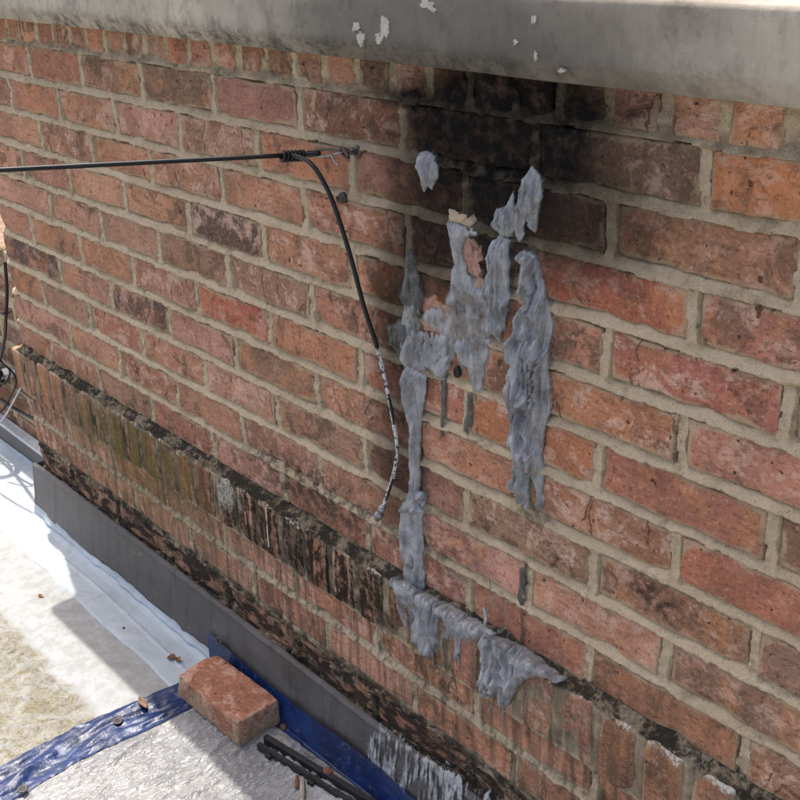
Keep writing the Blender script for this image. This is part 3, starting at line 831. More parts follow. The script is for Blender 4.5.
# ------------------------------------------------------------------ base flashing
fl = empty('base_flashing', ((XL + XR) / 2, -0.02, ZROOF))
tag(fl, 'dark grey metal flashing sheet along the foot of the brick wall', 'flashing')
fx = np.arange(XL - 0.022, XR + 0.02, 0.008); fs = np.linspace(0, 1, 26)
FX, FS = np.meshgrid(fx, fs, indexing='ij')
ztop = -14.42 * BH + 0.0035 * fbm(FX * 5, 0 * FX, 0, 61, 2)
FZ = ZROOF - 0.004 + (ztop - ZROOF + 0.004) * FS
FY = -0.030 + 0.018 * FS + 0.0034 * fbm(FX * 6, FS * 2, 0, 63, 3) - 0.0022 * sst(XL + 0.098, XL + 0.090, FX) - 0.0022 * sst(-0.62, -0.628, FX) * sst(-0.70, -0.62, FX)
grid = np.ones((len(fx) - 1, len(fs) - 1), bool)
sheet = grid_mesh('flashing_sheet', FX, FY, FZ, grid, M['flashing']); set_parent(sheet, fl)
ls = np.linspace(0, 1, 7)
LX, LS = np.meshgrid(fx, ls, indexing='ij')
lt = -14.42 * BH + 0.0035 * fbm(LX * 5, 0 * LX, 0, 61, 2)
LY = -0.0145 - 0.005 * np.sin(LS * math.pi * 0.9) + 0.010 * LS + 0.0022 * fbm(LX * 6, 2 + 0 * LX, 0, 63, 3)
LZ = lt - 0.006 + 0.0105 * np.sin(LS * math.pi * 0.5) + 0.0012 * fbm(LX * 60, LS * 3, 0, 67, 2)
o = grid_mesh('flashing_lip', LX, LY, LZ, np.ones((len(fx) - 1, 6), bool), M['flashing']); set_parent(o, fl)
# return round the far corner
o = mesh_obj('corner_return', [(XL - 0.022, -0.031, ZROOF - 0.004), (XL - 0.022, 0.30, ZROOF - 0.004), (XL - 0.016, 0.30, -14.42 * BH), (XL - 0.022, -0.0125, -14.42 * BH)], [(0, 1, 2, 3)], M['flashing'], None, False); set_parent(o, fl)

# ------------------------------------------------------------------ sealant smears
def poly_sdf(X, Y, P):
    P = np.asarray(P, float)
    d = np.full(X.shape, 1e9); ins = np.zeros(X.shape, bool)
    n = len(P)
    for i in range(n):
        a, b = P[i], P[(i + 1) % n]
        e = b - a
        t = np.clip(((X - a[0]) * e[0] + (Y - a[1]) * e[1]) / (e @ e + 1e-12), 0, 1)
        d = np.minimum(d, np.hypot(X - a[0] - t * e[0], Y - a[1] - t * e[1]))
        c = ((a[1] > Y) != (b[1] > Y)) & (X < (b[0] - a[0]) * (Y - a[1]) / (b[1] - a[1] + 1e-12) + a[0])
        ins ^= c
    return np.where(ins, d, -d)

GRP = 'grey sealant smears on the burnt wall'
def smear(label, pts, thick=0.006, film=1.0, Y=0.0, mat='sealant', seed=1, ledge=False, rag=0.0022, step=0.0013, slope=0.0, name='sealant_smear'):
    W = np.array([px_wall(x, y, Y)[[0, 2]] for x, y in pts])
    x0, z0 = W.min(0) - 0.008; x1, z1 = W.max(0) + 0.008
    X, Z = np.meshgrid(np.arange(x0, x1, step), np.arange(z0, z1, step), indexing='ij')
    s = poly_sdf(X, Z, W)
    s = s + 0.0016 + rag * fbm(X * 150, Z * 60, 0, seed, 2) + rag * 0.9 * fbm(X * 60, Z * 60, 0, seed + 9, 2)
    edge = np.clip(s / 0.009, 0, 1) ** 0.8
    wx = X + 0.004 * fbm(X * 40, Z * 40, 0, seed + 8, 2)
    ridge = 1 - 2.2 * np.abs(fbm(wx * 115, Z * 17, 0, seed + 2, 2))          # trowel drags
    lumps = fbm(X * 55, Z * 50, 0, seed + 4, 2)
    pull = 1 - 2.0 * np.abs(fbm(X * 70 + Z * 30, Z * 70, 0.3, seed + 6, 2)) # short cross pulls
    h = 1.2 * thick * edge * np.clip(0.50 + 0.70 * ridge + 0.55 * lumps + 0.22 * pull, 0.08, 3) + 0.0004
    y = Y - h + np.clip(-s, 0, 0.006) * 2.6
    Zr = Z
    if ledge:
        over = np.clip(Z - zb_t, 0, None)
        y = y + over * 1.1
        Zr = np.minimum(Z, zb_t) + over * 0.25 + h * (over > 0) * 0.7
    if slope: y = y + slope * (Z + 1.043) - 0.0015
    k = s > -0.0042
    keep = k[:-1, :-1] & k[1:, :-1] & k[:-1, 1:] & k[1:, 1:]
    cover = film * (0.35 + 0.65 * np.clip(s / 0.006, 0, 1)) if film < 1 else 0.30 + np.clip(s / 0.0035, 0, 1.6)
    o = grid_mesh(name, X, y, Zr, keep, M[mat], None, {'cover': cover})
    # origin on the smear itself
    c = Vector((W[:, 0].mean(), Y, W[:, 1].min()))
    o.data.transform(Matrix.Translation(-c)); o.location = c
    tag(o, label, 'sealant', GRP)
    return o
def C(pts, ox, oy, k): return [(ox + a / k, oy + b / k) for a, b in pts]

smear('small isolated grey sealant dab on the scorched bricks between cable hook and black burn mark', [(421, 153), (427, 151), (434, 155), (438, 165), (437, 178), (432, 189), (429, 184), (425, 191), (424, 178), (419, 165)], 0.008, seed=3)
smear('pointed grey sealant lump just under the black burn mark, left of the longer lump', C([(540, 140), (550, 230), (545, 300), (530, 345), (490, 340), (460, 300), (475, 240), (515, 215)], 380, 150, 4), 0.010, seed=7)
smear('forked grey sealant lump highest on the wall, touching the black burn mark', C([(610, 70), (645, 110), (656, 190), (636, 230), (634, 310), (620, 328), (604, 300), (592, 240), (582, 330), (562, 366), (545, 340), (555, 220), (575, 190), (590, 110)], 380, 150, 4), 0.012, seed=13)
smear('pale grey sealant strip down the middle of the burn, beside the peeled pink patch', [(494, 240), (502, 236), (511, 240), (510, 265), (511, 295), (505, 322), (500, 342), (496, 332), (489, 338), (486, 322), (489, 300), (484, 287), (488, 278), (492, 270), (489, 256)], 0.009, seed=17)
smear('narrow grey sealant edge down the cable side of the peeled pink patch', [(448, 222), (457, 222), (470, 226), (477, 233), (466, 236), (463, 252), (468, 272), (478, 284), (489, 292), (486, 304), (470, 296), (458, 290), (452, 284), (454, 262), (450, 240)], 0.004, film=0.9, seed=21)
smear('thin see-through grey sealant film over pink bricks in the middle of the burn', [(452, 284), (468, 278), (484, 288), (491, 300), (488, 338), (494, 352), (476, 352), (456, 344), (440, 336), (428, 326), (421, 315), (430, 307), (444, 306)], 0.0022, film=0.60, seed=23)
smear('long thick grey sealant trail with ragged end, furthest from the hanging cable', [(523, 252), (532, 250), (540, 260), (545, 290), (550, 302), (551, 335), (552, 380), (551, 412), (546, 430), (543, 455), (544, 518), (541, 503), (536, 472), (531, 470), (530, 507), (520, 503), (517, 465), (511, 437), (516, 405), (513, 380), (517, 362), (512, 345), (514, 325), (520, 312), (528, 300), (521, 288)], 0.013, seed=29)
smear('long flat grey sealant trail beside the hanging cable, running down to the brick ledge', C([(150, 135), (230, 180), (216, 300), (205, 400), (203, 640), (228, 655), (215, 705), (212, 800), (215, 900), (225, 1050), (150, 1010), (120, 800), (130, 690), (160, 640), (165, 520), (160, 400), (140, 300), (122, 200)], 370, 330, 4), 0.006, seed=31)
smear('dark smoked sealant streak left of the see-through film, above the long flat trail', [(407, 248), (414, 253), (421, 275), (425, 297), (422, 318), (410, 311), (398, 296), (405, 280)], 0.004, film=0.75, mat='sealant_dark', seed=37)
smear('short dark sealant streak close behind the hanging cable', [(388, 326), (400, 318), (412, 322), (410, 342), (401, 358), (396, 352), (390, 345)], 0.003, film=0.66, mat='sealant_dark', seed=41)
smear('ragged grey sealant patch joining the long flat trail to the film above it', C([(165, -5), (330, 15), (400, 60), (400, 150), (385, 150), (372, 170), (350, 110), (330, 150), (300, 200), (262, 175), (200, 125), (150, 150), (120, 110)], 370, 330, 4), 0.006, film=0.9, seed=43)
smear('thin wedge of grey sealant film hanging below the pale strip in the burn', C([(350, 20), (490, 30), (470, 150), (445, 245), (420, 250), (400, 200), (380, 120)], 370, 330, 4), 0.003, film=0.72, seed=47)
smear('grey sealant sheet draped over the brick ledge below the long flat trail', C([(118, 190), (160, 182), (230, 236), (335, 290), (352, 350), (322, 350), (318, 430), (300, 512), (262, 492), (215, 440), (220, 340), (150, 255)], 360, 530, 4), 0.007, Y=-LEDGE - 0.001, ledge=True, seed=53, film=0.9)
smear('narrow grey sealant dribble on the brick ledge between the two draped sheets', C([(330, 288), (420, 345), (515, 405), (502, 442), (425, 418), (408, 440), (394, 525), (382, 520), (384, 440), (340, 375)], 360, 530, 4), 0.006, Y=-LEDGE - 0.001, ledge=True, seed=59)
smear('broad pale grey sealant blob with pointed drips hanging over the brick ledge', C([(488, 440), (520, 415), (620, 455), (720, 530), (800, 590), (790, 615), (720, 570), (655, 595), (622, 640), (605, 690), (576, 718), (548, 655), (526, 672), (490, 612)], 360, 530, 4), 0.011, Y=-LEDGE - 0.001, ledge=True, seed=61)
smear('thin dark sealant drip in an upright joint above the broad ledge blob', C([(640, 150), (668, 140), (668, 250), (662, 300), (658, 450), (648, 470), (642, 300), (632, 260)], 360, 530, 4), 0.004, film=0.85, mat='sealant_dark', seed=67, rag=0.0012)
smear('hair-thin dark drip line below the ragged sealant patch', [(442, 360), (445, 362), (446, 395), (443, 436), (441, 436), (442, 395)], 0.0025, mat='sealant_dark', seed=71, rag=0.0006)
smear('short dark drip below the wedge of sealant film', [(468, 392), (473, 390), (473, 425), (468, 436), (464, 430), (467, 410)], 0.003, film=0.85, mat='sealant_dark', seed=73, rag=0.001)
smear('curl of grey sealant crossing the lower end of the long flat trail', [(400, 510), (408, 500), (424, 492), (427, 497), (420, 504), (424, 512), (410, 512)], 0.011, seed=79, Y=-0.003)
fsm = smear('streaky grey sealant runs on the dark flashing below the wall', [(366, 742), (376, 722), (386, 736), (400, 746), (425, 760), (452, 778), (490, 804), (520, 845), (440, 838), (395, 800), (366, 775)], 0.0016, film=0.50, Y=-0.021, seed=83, slope=0.132, mat='sealant_runs')

smear('see-through grey sealant smear wiped along the face of the brick ledge', C([(120, 195), (240, 240), (340, 290), (420, 345), (530, 415), (560, 470), (500, 480), (420, 455), (340, 440), (310, 505), (215, 450), (150, 340)], 360, 530, 4), 0.0016, film=0.46, Y=-LEDGE - 0.0015, seed=101, ledge=True)
smear('grey sealant wipe linking the dark streaks to the long flat trail', [(404, 302), (424, 298), (421, 330), (429, 374), (408, 374), (399, 346)], 0.003, film=0.62, seed=103)
hc = px_wall(459.5, 371, 0.0)
V, Fc = [], []
for (rr, yy) in ((0.0068, 0.0005), (0.0062, -0.0055), (0.0046, -0.0060), (0.0042, -0.0050)):
    for k in range(14):
        w = 2 * math.pi * k / 14
        q = rr * (1 + 0.22 * float(vnoise(math.cos(w) * 1.7, math.sin(w) * 1.7, 0, 7)))
        V.append((hc[0] + q * 0.8 * math.cos(w), yy, hc[2] + q * 1.3 * math.sin(w) - ZROOF))
for i in range(3):
    for k in range(14): Fc.append((i * 14 + k, i * 14 + (k + 1) % 14, (i + 1) * 14 + (k + 1) % 14, (i + 1) * 14 + k))
Fc.append(tuple(range(42, 56)))
mesh_obj('cable_hole', V, Fc, M['tape'], wall)
sb = smear('small tan scab of loose mortar above the peeled pink patch', C([(274, 238), (300, 245), (345, 266), (360, 285), (355, 304), (325, 292), (290, 280)], 380, 150, 4), 0.008, seed=97, mat='sealant', name='mortar_scab')
sb.data.materials.clear(); sb.data.materials.append(M['mortar_far']); sb['category'] = 'mortar scab'; del sb['group']
# ------------------------------------------------------------------ cable, hook, screw
hook_p = px_wall(350, 153, -0.012)
jn = px_wall(291, 155, -0.034)
far = CAM + px_ray(0, 170) * 1.33
dirc = far - jn
coax = empty('coax_cable', tuple(jn)); 
tag(coax, 'black coax cable strained to the hook, its cut tail hanging down with a connector', 'cable')
line = [jn + dirc * t + np.zeros(3) for t in np.linspace(-0.03, 1.0, 12)]
line += [far + dirc * t + np.array([0, 0, 0.004 * t * t]) for t in (0.5, 1, 2, 4, 8, 14)]
o = tube('span', line, 0.0031, M['jacket'], None, 12); set_parent(o, coax)
tl = [px_wall(*q) for q in [(284, 156, -0.036), (296, 156, -0.036), (310, 163, -0.036), (323, 181, -0.034), (335, 208, -0.031), (350, 255, -0.027), (364, 307, -0.023), (377, 347, -0.020), (386, 384, -0.018), (393, 420, -0.018), (397, 448, -0.018), (394, 472, -0.018), (387, 496, -0.018), (382, 508, -0.018)]]
tl = catmull(tl, 8)
k1 = 54
o = tube('hanging_tail', tl[:k1 + 3], 0.0031, M['jacket'], None, 12); set_parent(o, coax)
rs = np.random.RandomState(5)
rad = [0.0026 + 0.0005 * math.sin(i * 1.3) * rs.rand() for i in range(len(tl) - k1)]
o = tube('exposed_core', tl[k1:], rad, M['white_core'], None, 12); set_parent(o, coax)
# shreds of jacket left on the bare core
for i0, i1, dx in ((66, 74, 0.002), (78, 86, -0.0012), (90, 99, 0.0018)):
    seg = [tl[i] + np.array([dx, -0.0009, 0.0]) for i in range(i0, min(i1, len(tl)))]
    o = tube('jacket_shred', seg, [0.0012 + 0.0009 * math.sin(math.pi * k / max(len(seg) - 1, 1)) for k in range(len(seg))], M['jacket'], None, 8); set_parent(o, coax)
def lathe_along(name, p, d, prof, mat, seg=14):
    d = np.array(d) / np.linalg.norm(d)
    return tube(name, [np.array(p) + d * a for a, r in prof], [r for a, r in prof], mat, None, seg)
e = tl[-1]; dn = tl[-1] - tl[-4]
con = lathe_along('connector', e - dn / np.linalg.norm(dn) * 0.004, dn, [(0, 0.0035), (0.0005, 0.0052), (0.012, 0.0054), (0.0125, 0.0042), (0.016, 0.0040), (0.0165, 0.0066), (0.021, 0.0068), (0.0215, 0.0060), (0.0255, 0.0060), (0.026, 0.0046), (0.030, 0.0044), (0.0302, 0.002)], M['steel'], 12); set_parent(con, coax)
# spiral of tape that binds span and tail
coil = []
u = dirc / np.linalg.norm(dirc)
a1 = np.cross(u, (0, 0, 1)); a1 /= np.linalg.norm(a1); a2 = np.cross(u, a1)
for k in range(70):
    t = k / 69
    w = t * 2 * math.pi * 6.2
    coil.append(jn + u * (0.013 - 0.032 * t) + 0.0058 * (math.cos(w) * a1 + math.sin(w) * a2) + np.array([0, 0, -0.0015]))
o = tube('binding_coil', coil, 0.0024, M['tape'], None, 7); set_parent(o, coax)

hk = empty('wall_hook', (hook_p[0], 0.0, hook_p[2]))
tag(hk, 'dark steel screw hook in the mortar joint holding the cable clamp', 'hook')
hp = hook_p
o = tube('shank', [(hp[0], 0.006, hp[2]), (hp[0], -0.006, hp[2]), (hp[0] - 0.001, -0.014, hp[2])], [0.003, 0.003, 0.0028], M['rusty'], None, 10); set_parent(o, hk)
ring = [(hp[0] - 0.006 + 0.007 * math.cos(w), -0.016 - 0.006 * math.sin(w) * 0.6, hp[2] + 0.0065 * math.sin(w)) for w in np.linspace(0, 5.4, 22)]
o = tube('hook_eye', ring, 0.0021, M['rusty'], None, 8); set_parent(o, hk)
o = lathe_along('washer', (hp[0], 0.0015, hp[2]), (0, -1, 0), [(0, 0.004), (0.0005, 0.0085), (0.003, 0.0085), (0.0035, 0.004)], M['rusty'], 14); set_parent(o, hk)

cl = empty('wire_clamp', tuple(jn))
tag(cl, 'small wire tension clamp between the cable binding and the wall hook', 'clamp')
p0 = jn - u * 0.018; p1 = np.array([hp[0] - 0.010, -0.017, hp[2] + 0.001])
def lerp(t): return p0 + (p1 - p0) * t
o = tube('clamp_shell', [lerp(t) for t in (0.0, 0.12, 0.3, 0.42)], [0.0028, 0.0045, 0.0042, 0.0028], M['tape'], None, 10); set_parent(o, cl)
for sgn in (1, -1):
    pts = [lerp(t) + np.array([0, 0, sgn * 0.0045 * math.sin(math.pi * t)]) for t in np.linspace(0.25, 1.0, 10)]
    o = tube('bail_wire', pts, 0.0015, M['steel'] if sgn < 0 else M['rusty'], None, 7); set_parent(o, cl)
o = tube('loose_end', catmull([lerp(0.75) + np.array([0, -0.002, -0.002]), lerp(0.85) + np.array([0, -0.004, -0.010]), lerp(0.97) + np.array([0, -0.004, -0.017])], 5), 0.0012, M['steel'], None, 6); set_parent(o, cl)

sp = px_wall(345, 197, 0.0)
scw = empty('masonry_anchor', (sp[0], 0, sp[2]))
tag(scw, 'dark rusty masonry anchor head in a joint just below the cable hook', 'anchor')
o = lathe_along('anchor_head', (sp[0], 0.003, sp[2]), (0.05, -1, -0.05), [(0, 0.004), (0.004, 0.0075), (0.009, 0.0078), (0.010, 0.0055), (0.015, 0.0052), (0.0155, 0.003)], M['rusty'], 8); set_parent(o, scw)
o = lathe_along('anchor_slot', (sp[0], -0.0121, sp[2]), (0.05, -1, -0.05), [(0, 0.0028), (0.0012, 0.0026), (0.0014, 0.001)], M['tape'], 8); set_parent(o, scw)

# thin curled filament caught on the ledge
fp = [px_wall(*q) for q in [(489, 572, -0.004), (490, 590, -0.008), (485, 604, -0.012), (487, 612, -0.012), (492, 604, -0.012), (497, 596, -0.013), (503, 603, -0.014), (507, 618, -0.017), (505, 628, -0.020), (498, 632, -0.022)]]
o = tube('curled_filament', catmull(fp, 8), 0.00055, M['filament'], None, 6)
tag(o, 'thin curled grey filament caught above the sealant on the brick ledge', 'filament')
fp = [px_wall(*q) for q in [(484, 608, -0.010), (486, 618, -0.016), (485, 626, -0.020)]]
o = tube('sealant_tag', catmull(fp, 5), [0.002] * 5 + [0.0026] * 6, M['sealant'], None, 8)
a = o.data.attributes.new('cover', 'FLOAT', 'POINT'); a.data.foreach_set('value', [2.0] * len(o.data.vertices))
tag(o, 'tiny upright grey sealant tag beside the curled filament on the ledge', 'sealant', GRP)

for lab, pts in [('thin sealant string hanging below the sheet draped on the ledge', [(432, 650, -0.022), (433, 660, -0.021), (431, 672, -0.020)]),
                 ('fine sealant string under the narrow ledge dribble', [(457, 655, -0.022), (459, 662, -0.021), (457, 670, -0.020)]),
                 ('two-bend sealant string below the broad ledge blob', [(493, 696, -0.023), (491, 706, -0.021), (489, 709, -0.020), (490, 716, -0.019)]),
                 ('long fine sealant string below the pointed drips of the broad ledge blob', [(503, 704, -0.024), (503, 716, -0.021), (504, 728, -0.006)])]:
    o = tube('sealant_string', catmull([px_wall(*q) for q in pts], 6), 0.0009, M['sealant'], None, 6)
    a = o.data.attributes.new('cover', 'FLOAT', 'POINT'); a.data.foreach_set('value', [2.0] * len(o.data.vertices))
    tag(o, lab, 'sealant', GRP)
# ------------------------------------------------------------------ low wall beyond the corner
YB = 0.105
lw = empty('low_brick_wall', (-2.4, YB, ZROOF))
tag(lw, 'low shaded brick wall set back beyond the far corner of the parapet', 'wall')
for r in range(8):
    z = ZROOF + 0.045 + BH * (r + 0.5)
    ph = 0.5 if r % 2 else 0.0
    for k in range(9):
        xx = (-7.72 - k - ph) * BL + 0.0
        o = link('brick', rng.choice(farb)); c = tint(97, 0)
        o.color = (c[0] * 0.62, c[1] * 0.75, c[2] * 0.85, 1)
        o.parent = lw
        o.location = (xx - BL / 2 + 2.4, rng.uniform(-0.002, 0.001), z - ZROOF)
fgx = np.arange(-3.9, XL + 0.03, 0.02); fgz = np.linspace(ZROOF + 0.02, ZROOF + 0.045 + 8 * BH - 0.003, 60)
AX, AZ = np.meshgrid(fgx, fgz, indexing='ij')
o = grid_mesh('mortar', AX, YB + 0.004 + 0.001 * fbm(AX * 40, AZ * 60, 0, 71, 2), AZ, np.ones((len(fgx) - 1, 59), bool), M['mortar_far']); set_parent(o, lw)
o = box('wall_core', (-3.9, YB + 0.012, ZROOF - 0.002), (XL + 0.03, YB + 0.20, ZROOF + 0.045 + 8 * BH - 0.005), M['core']); set_parent(o, lw)
# curb in front of it: grey face, pale top
cb = empty('roof_curb', (-2.5, 0.09, ZROOF))
tag(cb, 'grey metal curb with a pale top edge at the foot of the low wall', 'curb')
o = box('curb_face', (-3.9, 0.080, ZROOF - 0.003), (XL - 0.026, 0.1015, ZROOF + 0.062), M['flashing']); set_parent(o, cb)
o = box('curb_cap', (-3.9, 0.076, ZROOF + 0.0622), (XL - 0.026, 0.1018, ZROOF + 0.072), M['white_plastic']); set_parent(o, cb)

# cables by the low wall
def bgcable(label, pts, rad, mat, cat='cable'):
    o = tube('loose_cable', catmull(pts, 8), rad, M[mat], None, 8)
    tag(o, label, cat, 'loose cables at the far corner')
    return o
bgcable('thin black cable running down beside the far wall corner', [px_wall(5, 262, 0.02), px_wall(7, 292, 0.03), px_wall(6, 315, 0.03), px_wall(4, 342, 0.04), px_wall(-6, 372, 0.05), px_wall(-30, 395, 0.05)], 0.0042, 'jacket')
bgcable('short black cable crossing the downward cable beside the corner', [px_wall(-40, 303, 0.0), px_wall(-5, 311, 0.02), px_wall(4, 313, 0.024), px_wall(10, 312, 0.05)], 0.003, 'jacket')
bgcable('black cable sagging along the low wall above its curb', [px_wall(-45, 375, 0.06), px_wall(-5, 396, 0.07), px_wall(12, 407, 0.075), px_wall(30, 417, 0.075), px_wall(48, 424, 0.08)], 0.0045, 'jacket')
bgcable('thin grey cable crossing the sagging cable below the white bracket', [px_wall(26, 374, 0.085), px_wall(19, 391, 0.075), px_wall(12, 404, 0.066), px_wall(5, 416, 0.06), px_wall(-5, 428, 0.04), px_wall(-30, 450, 0.0)], 0.0028, 'white_plastic')
bgcable('thick black cable loop hung out over the sunny roof past the corner', [(-2.35, 0.06, -0.55), (-2.16, 0.03, -0.66), (-2.05, 0.025, -0.76), (-2.03, 0.07, -0.88), (-2.2, 0.09, -0.97)], 0.010, 'jacket')
bgcable('slack black cable reaching out over the sunny roof past the corner', [(-2.30, 0.08, -0.60), (-2.14, -0.02, -0.72), (-2.06, -0.10, -0.70), (-2.2, -0.22, -0.60), (-2.6, -0.4, -0.5)], 0.004, 'jacket')
bgcable('looped thin cable dangling low over the sunny roof past the corner', [(-2.3, 0.07, -0.8), (-2.02, 0.05, -0.93), (-1.98, -0.02, -0.95), (-2.05, -0.06, -0.92), (-2.3, -0.14, -0.84)], 0.003, 'jacket')
bgcable('tangled thin black cable knotted round the white bracket', [px_wall(-20, 340, 0.03), px_wall(2, 362, 0.05), px_wall(10, 372, 0.06), px_wall(4, 384, 0.05), px_wall(-4, 376, 0.05), px_wall(6, 366, 0.06), px_wall(16, 380, 0.07), px_wall(10, 398, 0.07), px_wall(0, 412, 0.05), px_wall(-25, 425, 0.0)], 0.0026, 'jacket')
bk = px_wall(3, 376, 0.075)
br = empty('cable_bracket', tuple(bk))
tag(br, 'white plastic cable bracket on the low wall beside the corner', 'bracket')
V = []
for (dx, dz) in [(-0.03, -0.007), (0.004, -0.009), (0.012, -0.003), (0.010, 0.006), (0.002, 0.009), (-0.03, 0.008)]:
    V.append((bk[0] + dx, bk[1], bk[2] + dz))
n = len(V)
V2 = [(v[0], YB + 0.001, v[2]) for v in V]
o = mesh_obj('bracket_body', V + V2, [tuple(range(n))] + [((k + 1) % n, k, n + k, n + (k + 1) % n) for k in range(n)], M['white_plastic'], None, False); set_parent(o, br)
o = lathe_along('bracket_boss', bk + np.array([0.004, 0.004, 0]), (0.2, -1, 0.1), [(0, 0.007), (0.012, 0.007), (0.013, 0.003)], M['steel'], 12); set_parent(o, br)

# ------------------------------------------------------------------ tarp
tp = empty('tarp', (-0.3, -0.4, ZROOF))
tag(tp, 'silver tarpaulin with a blue hem spread on the white roof beside the wall', 'tarp')
XE, XE2 = -0.875, 0.55
def tarp_pt(X, S):
    """S runs from the wall side: 0 at the turned-up edge, metres along the sheet"""
    up = 0.062 + 0.004 * np.sin(X * 11) - 0.05 * sst(-0.5, 0.1, X) * 0.35
    yb = -0.040 - 0.003 * np.sin(X * 9 + 1)
    bend = 0.022
    s2 = S - up
    t = sst(-bend, bend, s2)
    Yv = yb + 0.012 * np.clip(-s2 / up, 0, 1)
    Yf = yb - np.clip(s2, 0, None)
    Y = Yv * (1 - t) + Yf * t
    Z = ZROOF + 0.0075 + np.clip(-s2, 0, None) * (1 - 0.15 * t) + 0.004 * np.exp(-(s2 / 0.02) ** 2)
    floor_w = sst(0.0, 0.04, s2)
    hemz = sst(0.12, 0.0, X - XE)
    # soft swells everywhere, tight creases running away from the wall
    Z = Z + floor_w * (0.0035 * fbm(X * 9, Y * 6, 0, 81, 3) + 0.0085 * np.abs(fbm(X * 55 + 2.5 * fbm(X * 6, Y * 5, 0, 84, 2), Y * 7, 0, 82, 3)) + 0.0036 * np.abs(fbm(X * 120 + 3 * fbm(X * 9, Y * 9, 0, 89, 2), Y * 26, 0, 83, 2)))
    # heap of creases where the sheet turns up
    heap = np.exp(-((s2 - 0.03) / 0.032) ** 2) * sst(-0.72, -0.60, X)
    Z = Z + heap * (0.008 + 0.012 * np.abs(fbm(X * 22, S * 40, 0, 86, 3)))
    Y = Y + (1 - floor_w) * 0.0024 * fbm(X * 12, S * 25, 0, 85, 3)
    # long fold in the end hem
    Z = Z + hemz * floor_w * (0.006 * np.exp(-((X - XE - 0.030 - 0.016 * np.sin(Y * 9)) / 0.009) ** 2) + 0.004 * np.exp(-((X - XE - 0.008) / 0.010) ** 2))
    return Y, Z
def tarp_sheet(name, x0, x1, s0, s1, step, mat, lift):
    xs = np.arange(x0, x1, step); s_ = np.arange(s0, s1, step)
    X, S = np.meshgrid(xs, s_, indexing='ij')
    Yw, Zw = tarp_pt(X, S)
    # the end edge wanders a little
    k = sst(0.30, 0.0, X - XE)
    X2 = X + k * (0.010 * np.sin(S * 11 + 0.6) + 0.003 * fbm(S * 20, 0 * S, 0, 88, 2) - 0.028 * sst(0.10, 0.0, S) + 0.010 * sst(0.42, 0.55, S))
    o = grid_mesh(name, X2, Yw - lift * 0.5, Zw + lift, np.ones((len(xs) - 1, len(s_) - 1), bool), M[mat]); set_parent(o, tp)
    return o
tarp_sheet('sheet', XE + 0.03, XE2, 0.012, 1.0, 0.0036, 'silver', 0.0)
tarp_sheet('end_hem', XE, XE + 0.083, 0.0, 1.0, 0.0034, 'hem', 0.0014)
tarp_sheet('wall_hem', XE + 0.0835, XE2, 0.0, 0.074, 0.0034, 'hem', 0.0014)
def tarp_world(X, S):
    y, z = tarp_pt(np.array([[X]]), np.array([[S]]))
    return float(y[0, 0]), float(z[0, 0])
def grommet(p, nrm):
    r = []
    nrm = np.array(nrm, float); nrm /= np.linalg.norm(nrm)
    a = np.cross(nrm, (0.3, 1, 0.2)); a /= np.linalg.norm(a); b = np.cross(nrm, a)
    V, Fc = [], []
    A, Bn = 20, 8
    for i in range(A):
        w = 2 * math.pi * i / A; c = np.cos(w) * a + np.sin(w) * b
        for j in range(Bn):
            q = 2 * math.pi * j / Bn
            V.append(np.array(p) + c * (0.0066 + 0.0022 * math.cos(q)) + nrm * 0.0013 * math.sin(q))
    for i in range(A):
        for j in range(Bn):
            Fc.append((i * Bn + j, ((i + 1) % A) * Bn + j, ((i + 1) % A) * Bn + (j + 1) % Bn, i * Bn + (j + 1) % Bn))
    g = mesh_obj('grommet', V, Fc, M['rusty']); set_parent(g, tp)
    n = 14
    V = [np.array(p) + (math.cos(2 * math.pi * k / n) * a + math.sin(2 * math.pi * k / n) * b) * 0.0058 + nrm * 0.0005 for k in range(n)]
    h = mesh_obj('grommet_hole', V, [tuple(range(n))], M['tape'], None, False); set_parent(h, g)
for q in ((118, 722), (23, 790)):
    w = px_floor(*q, ZROOF + 0.014)
    grommet((w[0], w[1], ZROOF + 0.0165), (0.1, 0, 1))
w = px_wall(219, 641, -0.033)
grommet((w[0], -0.0335, w[2]), (0.1, -1, 0.35))

